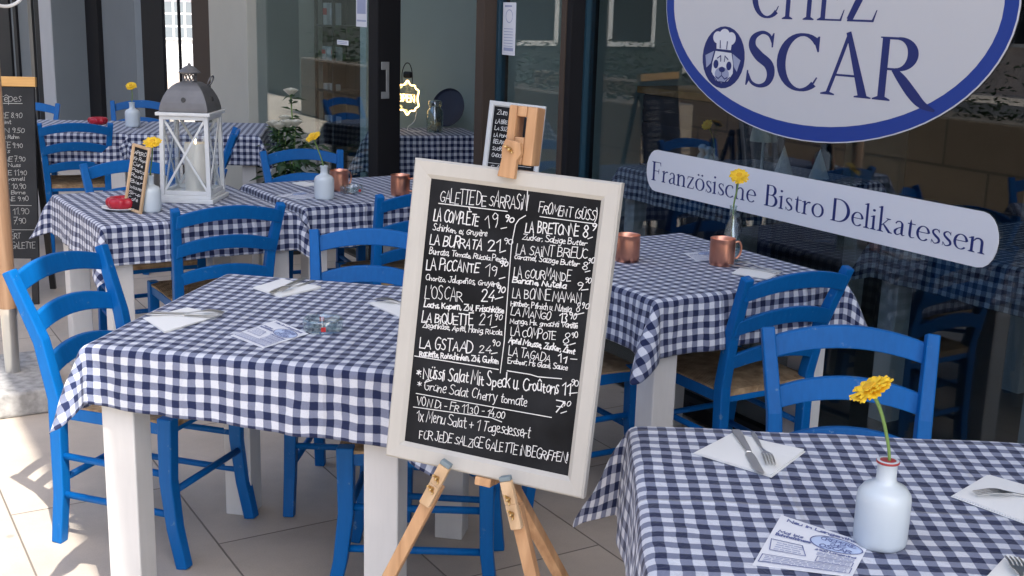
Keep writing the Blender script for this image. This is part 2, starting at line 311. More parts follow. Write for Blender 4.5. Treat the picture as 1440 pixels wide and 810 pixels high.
# ------------------------------------------------------------------ mesh helpers
class MB:
    def __init__(s): s.v = []; s.f = []; s.mi = []; s.cur = 0
    def vert(s, p): s.v.append(tuple(p)); return len(s.v)-1
    def face(s, idx): s.f.append(tuple(idx)); s.mi.append(s.cur)
    def box(s, x0, x1, y0, y1, z0, z1, mt=None):
        P = [(x0,y0,z0),(x1,y0,z0),(x1,y1,z0),(x0,y1,z0),(x0,y0,z1),(x1,y0,z1),(x1,y1,z1),(x0,y1,z1)]
        if mt is not None: P = [mt @ Vector(p) for p in P]
        b = len(s.v); s.v += [tuple(p) for p in P]
        for q in ((0,3,2,1),(4,5,6,7),(0,1,5,4),(1,2,6,5),(2,3,7,6),(3,0,4,7)): s.face([b+i for i in q])
        return s
    def ring_loft(s, rings, cap=True, closed=True):
        b = len(s.v); n = len(rings[0])
        for r in rings: s.v += [tuple(p) for p in r]
        for i in range(len(rings)-1):
            for j in range(n if closed else n-1):
                k = (j+1) % n
                s.face([b+i*n+j, b+i*n+k, b+(i+1)*n+k, b+(i+1)*n+j])
        if cap:
            s.face([b+j for j in range(n)][::-1]); s.face([b+(len(rings)-1)*n+j for j in range(n)])
        return s
    def tube(s, pts, r, n=10, cap=True):
        pts = [Vector(p) for p in pts]; rs = r if isinstance(r, (list, tuple)) else [r]*len(pts)
        rings = []; up = None
        for i, p in enumerate(pts):
            d = (pts[min(i+1, len(pts)-1)]-pts[max(i-1, 0)]).normalized()
            if up is None: up = d.orthogonal().normalized()
            up = (up - d*up.dot(d)).normalized(); sd = d.cross(up)
            rings.append([p+(up*math.cos(2*math.pi*k/n)+sd*math.sin(2*math.pi*k/n))*rs[i] for k in range(n)])
        return s.ring_loft(rings, cap)
    def bar(s, pts, w, h, side=(1,0,0)):
        # rectangular section swept along pts; w is measured along `side`
        pts = [Vector(p) for p in pts]; rings = []
        for i, p in enumerate(pts):
            d = (pts[min(i+1, len(pts)-1)]-pts[max(i-1, 0)]).normalized()
            a = Vector(side); a = (a-d*a.dot(d)).normalized(); c = d.cross(a)
            ww = w[i] if isinstance(w, (list, tuple)) else w; hh = h[i] if isinstance(h, (list, tuple)) else h
            rings.append([p+a*ww/2+c*hh/2, p-a*ww/2+c*hh/2, p-a*ww/2-c*hh/2, p+a*ww/2-c*hh/2])
        return s.ring_loft(rings)
    def lathe(s, prof, n=32, mt=None, flute=0, amp=0.0):
        rings = []
        for r, z in prof:
            rg = []
            for k in range(n):
                a = 2*math.pi*k/n; rr = r*(1+amp*math.cos(flute*a)) if flute else r
                p = Vector((rr*math.cos(a), rr*math.sin(a), z)); rg.append(mt @ p if mt is not None else p)
            rings.append(rg)
        return s.ring_loft(rings, cap=True)
    def prism(s, poly, d0, d1, fn):
        # polygon (a,b) pairs extruded between depths d0,d1; fn(a,b,d)->xyz
        n = len(poly); b = len(s.v)
        for d in (d0, d1): s.v += [tuple(fn(a, c, d)) for a, c in poly]
        s.face([b+i for i in range(n)][::-1]); s.face([b+n+i for i in range(n)])
        for i in range(n): j = (i+1) % n; s.face([b+i, b+j, b+n+j, b+n+i])
        return s
    def build(s, name, material, parent=None, smooth=False, bev=0.0, seg=2, loc=None, rotz=0.0, auto=None):
        me = bpy.data.meshes.new(name); me.from_pydata(s.v, [], s.f)
        mats = material if isinstance(material, (list, tuple)) else [material]
        for k in mats: me.materials.append(M[k])
        if len(mats) > 1: me.polygons.foreach_set('material_index', s.mi)
        bm = bmesh.new(); bm.from_mesh(me); bmesh.ops.recalc_face_normals(bm, faces=bm.faces); bm.to_mesh(me); bm.free()
        if smooth: me.polygons.foreach_set('use_smooth', [True]*len(me.polygons))
        o = bpy.data.objects.new(name, me); C.objects.link(o)
        if parent is not None: o.parent = parent
        if loc is not None: o.location = loc
        o.rotation_euler[2] = rotz
        if auto is not None:
            me.polygons.foreach_set('use_smooth', [True]*len(me.polygons))
            me.set_sharp_from_angle(angle=rad(auto))
        if bev:
            bv = o.modifiers.new('bevel', 'BEVEL'); bv.width = bev; bv.segments = seg; bv.limit_method = 'ANGLE'; bv.angle_limit = rad(40)
            bv.harden_normals = False
        return o

def tag(o, label=None, cat=None, group=None, kind=None):
    if label: o['label'] = label
    if cat: o['category'] = cat
    if group: o['group'] = group
    if kind: o['kind'] = kind
    return o
def thing(name, label, cat, loc=(0, 0, 0), rotz=0.0, group=None):
    o = bpy.data.objects.new(name, None); C.objects.link(o); o.empty_display_size = .1
    o.location = loc; o.rotation_euler = (0, 0, rotz); tag(o, label, cat, group); return o
KIDS = {}
def copy_tree(o, parent=None):
    c = o.copy(); C.objects.link(c)
    if parent is not None: c.parent = parent
    for ch in o.children: copy_tree(ch, c)
    return c
def dup(o, loc, rotz, label, group=None):
    c = copy_tree(o); c.location = loc; c.rotation_euler = (0, 0, rotz); c['label'] = label
    if group: c['group'] = group
    return c

# ------------------------------------------------------------------ hand lettering (single strokes) for chalk and small print
HAND = {
'A':(7,"0,0 3,10 6,0|1.2,3.6 4.9,3.4"),'B':(6.6,"0.3,0 0,10|~0,10 4.2,9.6 4.6,7 3,5.4 .2,5.2|~.2,5.2 4.6,5 5.6,2.6 4,.2 .2,0"),
'C':(6.4,"~5.6,8.6 3.6,10 1,8.3 .1,5 1,1.5 3.4,0 5.6,1.4"),'D':(6.8,"0,0 0,10|~0,10 3.8,9.4 6,6 5.4,2.5 3.2,.2 0,0"),
'E':(6,"5.2,10 0,10 0,0 5.2,0.2|0,5.2 4.2,5.3"),'F':(5.6,"5.2,10 0,10 0,0|0,5.2 4.2,5.3"),
'G':(6.8,"~5.6,8.6 3.6,10 1,8.3 .1,5 1,1.4 3.4,0 5.4,1.2 5.8,4|5.8,4.2 3.2,4.2"),'H':(6.6,"0,10 0,0|5.5,10 5.5,0|0,5.1 5.5,5.1"),
'I':(2,".4,10 .4,0"),'J':(5.5,"~4.4,10 4.4,2.5 2.8,0 .8,.6 0,2.4|2.4,10 5.4,10"),'K':(6.4,"0,10 0,0|5.4,10 .2,4.4|1.6,5.8 5.8,0"),
'L':(5.4,"0,10 0,0 4.8,0"),'M':(8.2,"0,0 .8,10 3.8,3 6.6,10 7.4,0"),'N':(7,"0,0 0,10 5.8,0 5.8,10"),
'O':(7,"~3,10 .8,8.4 0,5 .8,1.6 3,0 5.2,1.6 6,5 5.2,8.4 3,10"),'P':(6,"0,0 0,10|~0,10 4,9.7 5.2,7.4 4,5 0,4.6"),
'Q':(7,"~3,10 .8,8.4 0,5 .8,1.6 3,0 5.2,1.6 6,5 5.2,8.4 3,10|3.6,2.4 6.4,-.8"),'R':(6.6,"0,0 0,10|~0,10 4,9.7 5.2,7.5 4,5.3 0,4.9|2.2,5 5.8,0"),
'S':(6,"~5,8.8 3,10 .8,8.8 .6,6.8 2.8,5.2 4.9,3.4 4.6,1 2.4,0 0,1.2"),'T':(6.2,"0,10 5.8,10|2.9,10 2.9,0"),
'U':(6.6,"~0,10 0,3 1.2,.4 3,0 4.8,.8 5.6,3 5.6,10"),'V':(6.4,"0,10 2.9,0 5.8,10"),'W':(8.6,"0,10 2,0 4,7 6,0 8,10"),
'X':(6,"0,10 5.4,0|5.4,10 0,0"),'Y':(6,"0,10 2.8,5 5.6,10|2.8,5 2.8,0"),'Z':(6.2,"0,10 5.6,10 0,0 5.6,0"),
'a':(5,"~4,5.8 2,6.2 .2,4.4 .2,1.4 1.8,0 3.6,1.2 4,3|4,6.2 4.1,.8 4.8,0"),'b':(5,"0,10 0,0|~0,4.6 2,6.2 4,4.6 4,1.6 2,0 0,1.2"),
'c':(4.4,"~3.6,5.4 2,6.2 .3,4.6 .2,1.8 1.8,0 3.8,.8"),'d':(5,"~4,4.8 2,6.2 .2,4.4 .2,1.6 2,0 4,1.6|4,10 4.1,0"),
'e':(4.6,"~.3,3 3.8,3.4 3.4,5.6 1.9,6.2 .3,4.4 .3,1.6 2,0 3.9,1"),'f':(3.8,"~3.6,9.4 2.4,10 1.5,8.4 1.4,0|.1,6 3.2,6.1"),
'g':(5,"~4,5.4 2,6.2 .2,4.4 .3,1.8 2,.6 4,2|~4,6.2 4.1,-1.6 2.4,-3.2 .4,-2.4"),'h':(5,"0,10 0,0|~0,4.2 2,6.2 3.8,5 3.9,0"),
'i':(1.9,".4,6.2 .4,0|.4,8.6 .5,8.9"),'j':(2.4,"~1.2,6.2 1.2,-1.8 0,-3|1.2,8.6 1.3,8.9"),'k':(4.8,"0,10 0,0|3.8,6.2 .2,2.8|1.2,3.8 4.2,0"),
'l':(2,"~.3,10 .3,1.2 1.2,0"),'m':(7.4,"0,6.2 0,0|~0,4.2 1.7,6.2 3.1,5 3.2,0|~3.2,4.2 4.9,6.2 6.3,5 6.4,0"),'n':(5,"0,6.2 0,0|~0,4.2 2,6.2 3.8,5 3.9,0"),
'o':(5,"~2,6.2 .3,4.8 .2,1.6 2,0 3.9,1.6 3.9,4.8 2,6.2"),'p':(5,"0,6.2 0,-3.2|~0,4.6 2,6.2 4,4.6 4,1.6 2,0 0,1.2"),
'q':(5,"~4,4.8 2,6.2 .2,4.4 .2,1.6 2,0 4,1.6|4,6.2 4,-3.2"),'r':(3.8,"0,6.2 0,0|~0,4 1.4,6 3.2,5.8"),
's':(4.2,"~3.4,5.6 1.8,6.2 .4,5 1.8,3.2 3.5,1.8 2,0 .1,.7"),'t':(3.8,"~1.4,9 1.4,1.2 2.4,0 3.4,.6|0,6.2 3.2,6.2"),
'u':(5,"~0,6.2 0,1.6 1.6,0 3.8,1.8|3.9,6.2 3.9,0"),'v':(4.6,"0,6.2 2,0 4,6.2"),'w':(6.4,"0,6.2 1.5,0 3,5 4.5,0 6,6.2"),
'x':(4.4,"0,6.2 3.8,0|3.8,6.2 0,0"),'y':(4.6,"0,6.2 2,0|~4,6.2 2,0 .8,-3 0,-3"),'z':(4.4,"0,6.2 3.7,6.2 0,0 3.8,0"),
'0':(5.6,"~2.4,10 .5,8.4 0,5 .5,1.6 2.4,0 4.3,1.6 4.8,5 4.3,8.4 2.4,10"),'1':(4,"0,7.4 2.6,10 2.6,0"),'2':(5.6,"~.2,7.8 1.2,9.8 3.4,9.8 4.4,7.8 3,4.8 0,0|0,0 4.8,.1"),
'3':(5.4,"~.2,9.2 2.4,10 4.2,8 2,5.4 4.4,3 3.4,.4 0,.6"),'4':(5.8,"3.2,10 0,3.4 4.8,3.4|3.6,5.4 3.5,0"),'5':(5.4,"4.2,10 .6,10 .4,5.6|~.4,5.6 3,6.2 4.4,3.2 3,.3 0,.6"),
'6':(5.4,"~3.8,9.8 1.2,7 .2,3 1.4,.2 3.6,.4 4.4,2.8 2.8,5 .5,3.6"),'7':(5.2,"0,10 4.8,10 1.6,0|1,5 4.2,5.2"),'8':(5.6,"~2.4,5.4 .6,7.4 2.4,10 4.2,7.4 2.4,5.4 .2,2.6 2.4,0 4.6,2.6 2.4,5.4"),
'9':(5.4,"~4.4,7.4 2.4,10 .3,7.6 1.6,5 4,6.2|~4.4,8 4,3 2.8,0"),
'.':(1.8,".3,0 .5,.3"),',':(1.8,".6,.6 0,-1.4"),"'":(1.6,".5,10 .2,7.6"),'-':(4,".2,4 3.2,4.2"),'+':(5.6,".3,4 5,4.2|2.6,6.6 2.6,1.6"),'*':(5,"2.2,8 2.2,3|.2,7 4.4,4|4.4,7 .2,4"),
'(':(3,"~2.4,11 .5,8 .5,2 2.2,-1"),')':(3,"~.2,11 2,8 2,2 .3,-1"),'!':(2,".5,10 .4,2.6|.4,.2 .5,.5"),'&':(7,"~5.6,0 1.6,7 2.6,10 4,8.6 .6,3 1.6,.2 4,.6 5.6,4"),' ':(3.2,""),':':(1.8,".4,5 .4,5.3|.4,.5 .4,.8"),
'/':(4,"0,-1 3.4,10.5"),
}
ACC = {'Ü':('U',10),'Ö':('O',10),'ü':('u',6.4),'ö':('o',6.4),'ä':('a',6.4),'È':('E','`',10),'é':('e','/',6.4),'û':('u','^',6.4),'ñ':('n','~',6.4),'è':('e','`',6.4),'ê':('e','^',6.4)}
def strokes_of(ch):
    if ch in ACC:
        a = ACC[ch]; adv, st_ = HAND[a[0]]; y = a[-1]; k = a[1] if len(a) == 3 else '"'
        ex = {'"': f"1.2,{y+1.6} 1.3,{y+2}|3.4,{y+1.6} 3.5,{y+2}", '`': f"1.2,{y+3} 3,{y+1.2}", '/': f"1.4,{y+1.2} 3,{y+3}", '^': f".6,{y+1.2} 2.2,{y+2.8} 3.8,{y+1.2}", '~': f"~.4,{y+1.4} 1.4,{y+2.2} 2.6,{y+1.2} 3.8,{y+2}"}[k]
        st_ = st_+'|'+ex
    elif ch in HAND: adv, st_ = HAND[ch]
    else: adv, st_ = HAND['x']
    res = []
    for s_ in st_.split('|'):
        if not s_: continue
        sm = s_[0] == '~'; pts = [tuple(float(q) for q in p.split(',')) for p in s_.lstrip('~').split()]
        if sm:
            for _ in range(2):
                n_ = [pts[0]]
                for a, b in zip(pts[:-1], pts[1:]):
                    n_ += [(a[0]*.75+b[0]*.25, a[1]*.75+b[1]*.25), (a[0]*.25+b[0]*.75, a[1]*.25+b[1]*.75)]
                pts = n_+[pts[-1]]
        res.append(pts)
    return adv, res
class Ink:
    """flat strokes drawn on a plane; fn(a,b,h) -> xyz, every stroke a hair above the one before"""
    def __init__(s, fn): s.mb = MB(); s.fn = fn; s.h = 0.0003; s.rng = random.Random(3)
    def line(s, pts, w, jit=0.0):
        pts = [Vector((p[0]+s.rng.uniform(-jit, jit), p[1]+s.rng.uniform(-jit, jit))) for p in pts]
        if len(pts) < 2: return
        d0 = (pts[0]-pts[1]); d1 = (pts[-1]-pts[-2])
        if d0.length < 1e-9 or d1.length < 1e-9: return
        pts[0] = pts[0]+d0.normalized()*w*.4; pts[-1] = pts[-1]+d1.normalized()*w*.4
        s.h += 0.000004; b = len(s.mb.v)
        for i, p in enumerate(pts):
            a = pts[max(i-1, 0)]; c = pts[min(i+1, len(pts)-1)]
            t1 = (p-a).normalized() if i else (c-p).normalized(); t2 = (c-p).normalized() if i < len(pts)-1 else t1
            n1 = Vector((-t1.y, t1.x)); n2 = Vector((-t2.y, t2.x)); nn = n1+n2
            nn = nn.normalized() if nn.length > .3 else n1
            k = 1/max(.55, nn.dot(n1)); ww = w/2*k*s.rng.uniform(.85, 1.15)
            for q in (p+nn*ww, p-nn*ww): s.mb.v.append(tuple(s.fn(q.x, q.y, s.h)))
        for i in range(len(pts)-1): s.mb.face([b+2*i, b+2*i+1, b+2*i+3, b+2*i+2])
    def text(s, txt, x0, y0, x1, y1, cap, w, jit=.0, slant=0.0):
        W = sum(strokes_of(c)[0] for c in txt)-1; L = math.hypot(x1-x0, y1-y0); sx = L/W; sy = cap/10
        ca, sa = (x1-x0)/L, (y1-y0)/L; x = 0
        for c in txt:
            adv, sts = strokes_of(c); ky = 1+s.rng.uniform(-jit, jit)*1.3; kx = 1+s.rng.uniform(-jit, jit)*.8; tl = s.rng.uniform(-jit, jit)*.55; dy = s.rng.uniform(-jit, jit)*3.2
            for pl in sts:
                q = [((x+px*kx+(slant+tl)*py)*sx, (py*ky+dy)*sy) for px, py in pl]
                s.line([(x0+a*ca-b*sa, y0+a*sa+b*ca) for a, b in q], w, jit*sy*.6)
            x += adv
    def poly(s, pts):
        s.h += 0.000004; b = len(s.mb.v); s.mb.v += [tuple(s.fn(p[0], p[1], s.h)) for p in pts]; s.mb.face(range(b, b+len(pts)))
    def strip(s, pts, ws):
        s.h += 0.000004; b = len(s.mb.v); pts = [Vector(p) for p in pts]
        for i, p in enumerate(pts):
            d = (pts[min(i+1, len(pts)-1)]-pts[max(i-1, 0)]).normalized(); n = Vector((-d.y, d.x))*ws[i]/2
            for q in (p+n, p-n): s.mb.v.append(tuple(s.fn(q.x, q.y, s.h)))
        for i in range(len(pts)-1): s.mb.face([b+2*i, b+2*i+1, b+2*i+3, b+2*i+2])
    def build(s, name, m, parent=None): return s.mb.build(name, m, parent)

# ------------------------------------------------------------------ old-style serif letters (cap height 1)
def catmull(P, n=8):
    out = []
    for i in range(len(P)-1):
        p0 = P[max(i-1, 0)]; p1 = P[i]; p2 = P[i+1]; p3 = P[min(i+2, len(P)-1)]
        for k in range(n):
            t = k/n; out.append(tuple(.5*((2*b)+(-a+c)*t+(2*a-5*b+4*c-d)*t*t+(-a+3*b-3*c+d)*t**3) for a, b, c, d in zip(p0, p1, p2, p3)))
    return out+[P[-1]]
def serif_glyph(ch):
    """returns (advance, list of ('s',pts,widths) | ('p',poly))"""
    R = []; st_ = .105; th = .035; xh = .60
    def stem(x, y0, y1, w=st_, lo='b', hi='b'):
        R.append(('p', [(x-w/2, y0), (x+w/2, y0), (x+w/2, y1), (x-w/2, y1)]))
        e = .075 if y1 > .8 else .065
        if lo: 
            R.append(('p', [(x-w/2-(e if lo in 'bl' else 0), y0), (x+w/2+(e if lo in 'br' else 0), y0), (x+w/2+(e if lo in 'br' else 0), y0+.022), (x+w/2, y0+.06), (x-w/2, y0+.06), (x-w/2-(e if lo in 'bl' else 0), y0+.022)]))
        if hi == 'b': R.append(('p', [(x-w/2-e, y1-.022), (x-w/2, y1-.06), (x+w/2, y1-.06), (x+w/2+e, y1-.022), (x+w/2+e, y1), (x-w/2-e, y1)]))
        if hi == 'f': R.append(('p', [(x-w/2-.075, y1-.055), (x-w/2-.07, y1-.075), (x-w/2, y1-.075), (x+w/2, y1), (x+w/2, y1+.02)]))
    def ell(cx, cy, rx, ry, a0, a1, thick, thin, pw=1.4, n=26):
        pts = []; ws = []
        for k in range(n+1):
            a = rad(a0+(a1-a0)*k/n); pts.append((cx+rx*math.cos(a), cy+ry*math.sin(a))); ws.append(thin+(thick-thin)*abs(math.cos(a))**pw)
        R.append(('s', pts, ws))
    def spl(P, n=8):
        q = catmull(P, n); R.append(('s', [(a, b) for a, b, c in q], [max(.008, c) for a, b, c in q]))
    def bar(x0, x1, y, w=th): R.append(('p', [(x0, y-w/2), (x1, y-w/2), (x1, y+w/2), (x0, y+w/2)]))
    def foot(x, y=0.0, l=.1, r=.1, up=False):
        k = -1 if up else 1
        R.append(('p', [(x-l, y), (x+r, y), (x+r, y+k*.022), (x+.03, y+k*.05), (x-.03, y+k*.05), (x-l, y+k*.022)]))
    if ch == 'C':
        ell(.42, .5, .34, .47, 47, 312, .125, .038, 1.3)
        R.append(('p', [(.60, .86), (.665, .95), (.69, .95), (.69, .69), (.665, .69)])); R.append(('p', [(.62, .16), (.655, .155), (.70, .26), (.68, .27)])); return .76, R
    if ch == 'H':
        stem(.16, 0, 1); stem(.66, 0, 1); bar(.2, .62, .52); return .83, R
    if ch == 'E':
        stem(.16, 0, 1, lo='l', hi='b'); bar(.2, .54, .982); bar(.2, .58, .018); bar(.2, .44, .53)
        R.append(('p', [(.50, .97), (.545, 1), (.55, .80), (.53, .80)])); R.append(('p', [(.54, .03), (.575, 0), (.63, .22), (.61, .22)])); R.append(('p', [(.42, .53), (.445, .66), (.455, .66), (.455, .40), (.445, .40)])); return .66, R
    if ch == 'Z':
        bar(.08, .60, .98, .04); bar(.04, .60, .02, .04); spl([(.535, .96, .11), (.3, .5, .12), (.09, .03, .11)]); 
        R.append(('p', [(.08, 1), (.12, .97), (.09, .80), (.07, .80)])); R.append(('p', [(.56, .03), (.60, 0), (.66, .23), (.64, .23)])); return .70, R
    if ch == 'S':
        spl([(.465, .80, .03), (.40, .93, .042), (.27, .972, .05), (.13, .88, .085), (.115, .72, .11), (.24, .56, .14), (.42, .42, .135), (.475, .25, .11), (.42, .09, .08), (.28, .028, .05), (.14, .08, .045), (.065, .23, .03)])
        R.append(('p', [(.44, .90), (.47, .97), (.49, .97), (.48, .72), (.455, .72)])); R.append(('p', [(.03, .02), (.055, .02), (.09, .10), (.07, .29), (.045, .29)])); return .56, R
    if ch == 'A':
        spl([(.37, .98, .045), (.245, .5, .045), (.115, .03, .045)], 3); R.append(('p', [(.33, 1.03), (.40, 1.06), (.72, .02), (.585, .02)])); bar(.19, .54, .34)
        foot(.115, 0, .11, .11); foot(.655, 0, .13, .12); return .76, R
    if ch == 'R':
        stem(.16, 0, 1, hi='l'); R.append(('p', [(.08, .978), (.2, .978), (.2, 1), (.08, 1)])); bar(.16, .34, .981, .038); bar(.16, .34, .50, .036); ell(.33, .74, .215, .241, -90, 90, .12, .036)
        spl([(.30, .50, .06), (.42, .36, .11), (.58, .15, .125), (.72, 0, .10), (.90, -.085, .03)]); return .86, R
    if ch == 'F':
        stem(.15, 0, 1, hi='b'); bar(.2, .52, .982); bar(.2, .42, .52); R.append(('p', [(.48, .97), (.53, 1), (.545, .80), (.525, .80)])); R.append(('p', [(.40, .52), (.43, .66), (.445, .66), (.445, .38), (.43, .38)])); return .60, R
    if ch == 'B':
        stem(.15, 0, 1, hi='l', lo='l'); bar(.13, .32, .982); bar(.13, .34, .53); bar(.13, .34, .018); ell(.31, .757, .17, .225, -90, 90, .11, .035); ell(.33, .275, .215, .257, -90, 90, .115, .035); return .64, R
    if ch == 'D':
        stem(.15, 0, 1, hi='l', lo='l'); bar(.13, .32, .982); bar(.13, .32, .018); ell(.31, .5, .39, .482, -90, 90, .12, .035); return .80, R
    sw = .085
    if ch == 'r': stem(.12, 0, xh, sw, hi='f'); spl([(.16, xh-.17, .03), (.22, xh-.06, .045), (.30, xh-.03, .075), (.34, xh-.05, .06)]); return .38, R
    if ch == 'n' or ch == 'h':
        stem(.12, 0, xh if ch == 'n' else 1.06, sw, hi='f'); spl([(.16, xh-.16, .03), (.24, xh-.05, .05), (.34, xh-.035, .06), (.415, xh-.12, .085), (.425, xh-.25, .085)]); stem(.425, 0, xh-.22, sw, hi=''); return .57, R
    if ch == 'a':
        spl([(.09, xh-.13, .05), (.15, xh-.035, .045), (.25, xh-.025, .05), (.315, xh-.11, .08), (.32, xh-.2, .085), (.32, .12, .085), (.36, .03, .05), (.43, .05, .02)])
        spl([(.32, .36, .03), (.18, .29, .04), (.085, .17, .085), (.11, .05, .07), (.19, .03, .04), (.32, .13, .02)]); return .44, R
    if ch == 'z': bar(.06, .38, xh-.018, .036); bar(.04, .38, .018, .036); spl([(.345, xh-.03, .07), (.2, .3, .075), (.075, .03, .07)]); R.append(('p', [(.06, xh), (.09, xh-.03), (.06, xh-.15), (.045, xh-.15)])); R.append(('p', [(.35, .03), (.38, 0), (.42, .15), (.40, .15)])); return .44, R
    if ch in 'oö':
        ell(.27, xh/2, .20, xh/2-.01, 0, 360, .09, .034)
        if ch == 'ö':
            for x in (.17, .37): R.append(('p', [(x+.05*math.cos(k*.628), xh+.17+.05*math.sin(k*.628)) for k in range(10)]))
        return .54, R
    if ch == 's':
        spl([(.30, xh-.13, .02), (.25, xh-.045, .035), (.18, xh-.022, .04), (.095, xh-.09, .06), (.10, xh-.19, .07), (.19, .31, .09), (.29, .21, .085), (.305, .10, .07), (.23, .03, .045), (.15, .025, .035), (.07, .14, .02)])
        R.append(('p', [(.285, xh), (.30, xh), (.31, xh-.15), (.295, xh-.15)])); R.append(('p', [(.05, 0), (.065, 0), (.08, .16), (.06, .16)])); return .37, R
    if ch == 'i': stem(.12, 0, xh, sw, hi='f'); R.append(('p', [(.115+.055*math.cos(k*.628), xh+.22+.055*math.sin(k*.628)) for k in range(10)])); return .26, R
    if ch == 'c': ell(.27, xh/2, .20, xh/2-.01, 55, 318, .09, .034); R.append(('p', [(.36, xh-.10), (.33, xh-.04), (.39, xh-.05), (.42, xh-.12), (.39, xh-.15)])); return .46, R
    if ch == 'e': ell(.26, xh/2, .19, xh/2-.01, 8, 318, .088, .034); bar(.08, .445, .335, .032); return .49, R
    if ch == 'l': stem(.12, 0, 1.06, sw, hi='f'); return .25, R
    if ch == 'k': stem(.12, 0, 1.06, sw, hi='f'); spl([(.16, .27, .03), (.28, .42, .035), (.40, xh-.02, .03)]); foot(.40, xh, .09, .08, True); spl([(.22, .34, .05), (.34, .18, .085), (.46, .02, .085)]); foot(.49, 0, .09, .07); return .57, R
    if ch == 't': spl([(.17, xh+.16, .01), (.165, xh, .075), (.16, .4, .085), (.16, .14, .085), (.20, .035, .05), (.28, .03, .03), (.33, .06, .015)]); bar(.06, .33, xh-.018, .036); return .35, R
    return .26, R
def serif_text(ink, txt, x0, x1, y0, cap, only=None, wmul=1.0):
    W = sum(serif_glyph(c)[0] for c in txt); sx = (x1-x0)/W; x = 0
    for c in txt:
        adv, R = serif_glyph(c)
        for k in R:
            if k[0] == 'p': ink.poly([(x0+(x+a)*sx, y0+b*cap) for a, b in k[1]])
            else:
                # widths are made in letter space, then scaled
                pts = [Vector(p) for p in k[1]]; ink.h += 0.000004; b0 = len(ink.mb.v)
                for i, p in enumerate(pts):
                    d = (pts[min(i+1, len(pts)-1)]-pts[max(i-1, 0)]).normalized(); n = Vector((-d.y, d.x))*k[2][i]*wmul/2
                    for q in (p+n, p-n): ink.mb.v.append(tuple(ink.fn(x0+(x+q.x)*sx, y0+q.y*cap, ink.h)))
                for i in range(len(pts)-1): ink.mb.face([b0+2*i, b0+2*i+1, b0+2*i+3, b0+2*i+2])
        x += adv

# ================================================================== SETTING
g = MB(); g.face([g.vert(p) for p in ((-120,-120,0),(120,-120,0),(120,120,0),(-120,120,0))])
tag(g.build('pavement', 'paving'), kind='structure')
FR = PHI-math.pi/2                     # shop-front frame: x right along the front, y into the shop, z up  (x = -s, y = t)
def SB(mb, s0, s1, t0, t1, z0, z1): return mb.box(-s1, -s0, t0, t1, z0, z1)
g = MB(); SB(g, -60, 60, -14.0, -6.5, -.05, .004)
tag(g.build('road', 'asphalt', rotz=FR), kind='structure')

# ---- the bistro
TF = 2.976
bis = thing('bistro_building', 'glass fronted bistro ground floor with dark metal posts and beige columns behind the tables', 'building', (0, 0, 0), FR)
def part(name, m_, boxes, bev=0.0, parent=None):
    mb = MB()
    for b_ in boxes: SB(mb, *b_)
    return mb.build(name, m_, parent or bis, bev=bev)
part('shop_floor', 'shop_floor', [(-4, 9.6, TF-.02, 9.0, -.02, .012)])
part('ceiling', 'ceiling', [(-4, 9.6, TF+.06, 9.0, 2.9, 3.1)])
part('upper_wall', 'pale_paint', [(-4, 15.2, TF+.004, TF+.30, 2.82, 6.0)])
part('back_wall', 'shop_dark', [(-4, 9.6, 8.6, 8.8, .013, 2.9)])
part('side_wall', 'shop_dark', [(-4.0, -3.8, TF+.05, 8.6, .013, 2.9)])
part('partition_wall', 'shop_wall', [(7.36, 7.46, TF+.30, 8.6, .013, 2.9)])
# window and door panes
part('window_pane', 'window_glass', [(1.52, 4.34, TF, TF+.006, .06, 2.8)])
part('window_pane', 'window_glass', [(-1.5, 1.46, TF, TF+.006, .06, 2.8)])
part('door_pane', 'pane', [(4.40, 5.09, TF, TF+.006, .08, 2.8)])
part('door_pane', 'pane', [(6.466, 8.67, TF, TF+.006, .03, 2.8)])
part('window_pane', 'pane', [(9.60, 9.665, TF, TF+.006, .03, 2.8)])
# frames and posts
part('window_post', 'dark_frame', [(4.335, 4.372, 2.885, 3.03, 0.012, 2.84)], .004)  # near half of the post: shade on its side put into the dark colour
part('window_post', 'brown_frame', [(4.3725, 4.41, 2.88, 3.03, 0.012, 2.84)], .004)  # far half: sky light on the street face put into the paler brown
part('glazing_seal', 'blue_edge', [(4.322, 4.3345, 2.955, 3.0, 0.012, 2.84)])
part('window_post', 'dark_frame', [(1.45, 1.53, 2.89, 3.03, 0.012, 2.84)], .004)
part('window_sill', 'dark_frame', [(1.53, 4.322, 2.93, 3.02, 0.012, .075)], .004)
part('window_sill', 'dark_frame', [(-1.5, 1.45, 2.93, 3.02, 0.012, .075)], .004)
part('door_frame', 'brown_frame', [(5.095, 5.175, 2.885, 3.03, 0.012, 2.84)], .004)
part('glazing_seal', 'blue_edge', [(5.076, 5.0945, 2.955, 3.0, 0.012, 2.84)])
part('door_sill', 'dark_frame', [(4.41, 5.076, 2.93, 3.02, 0.012, .09)], .004)
dp = part('door_post', 'dark_frame', [(6.32, 6.455, 2.885, 3.03, 0.012, 2.84)], .005)
part('door_post_trim', 'pale_paint', [(6.457, 6.464, 2.93, 2.972, 0.02, 2.82)])
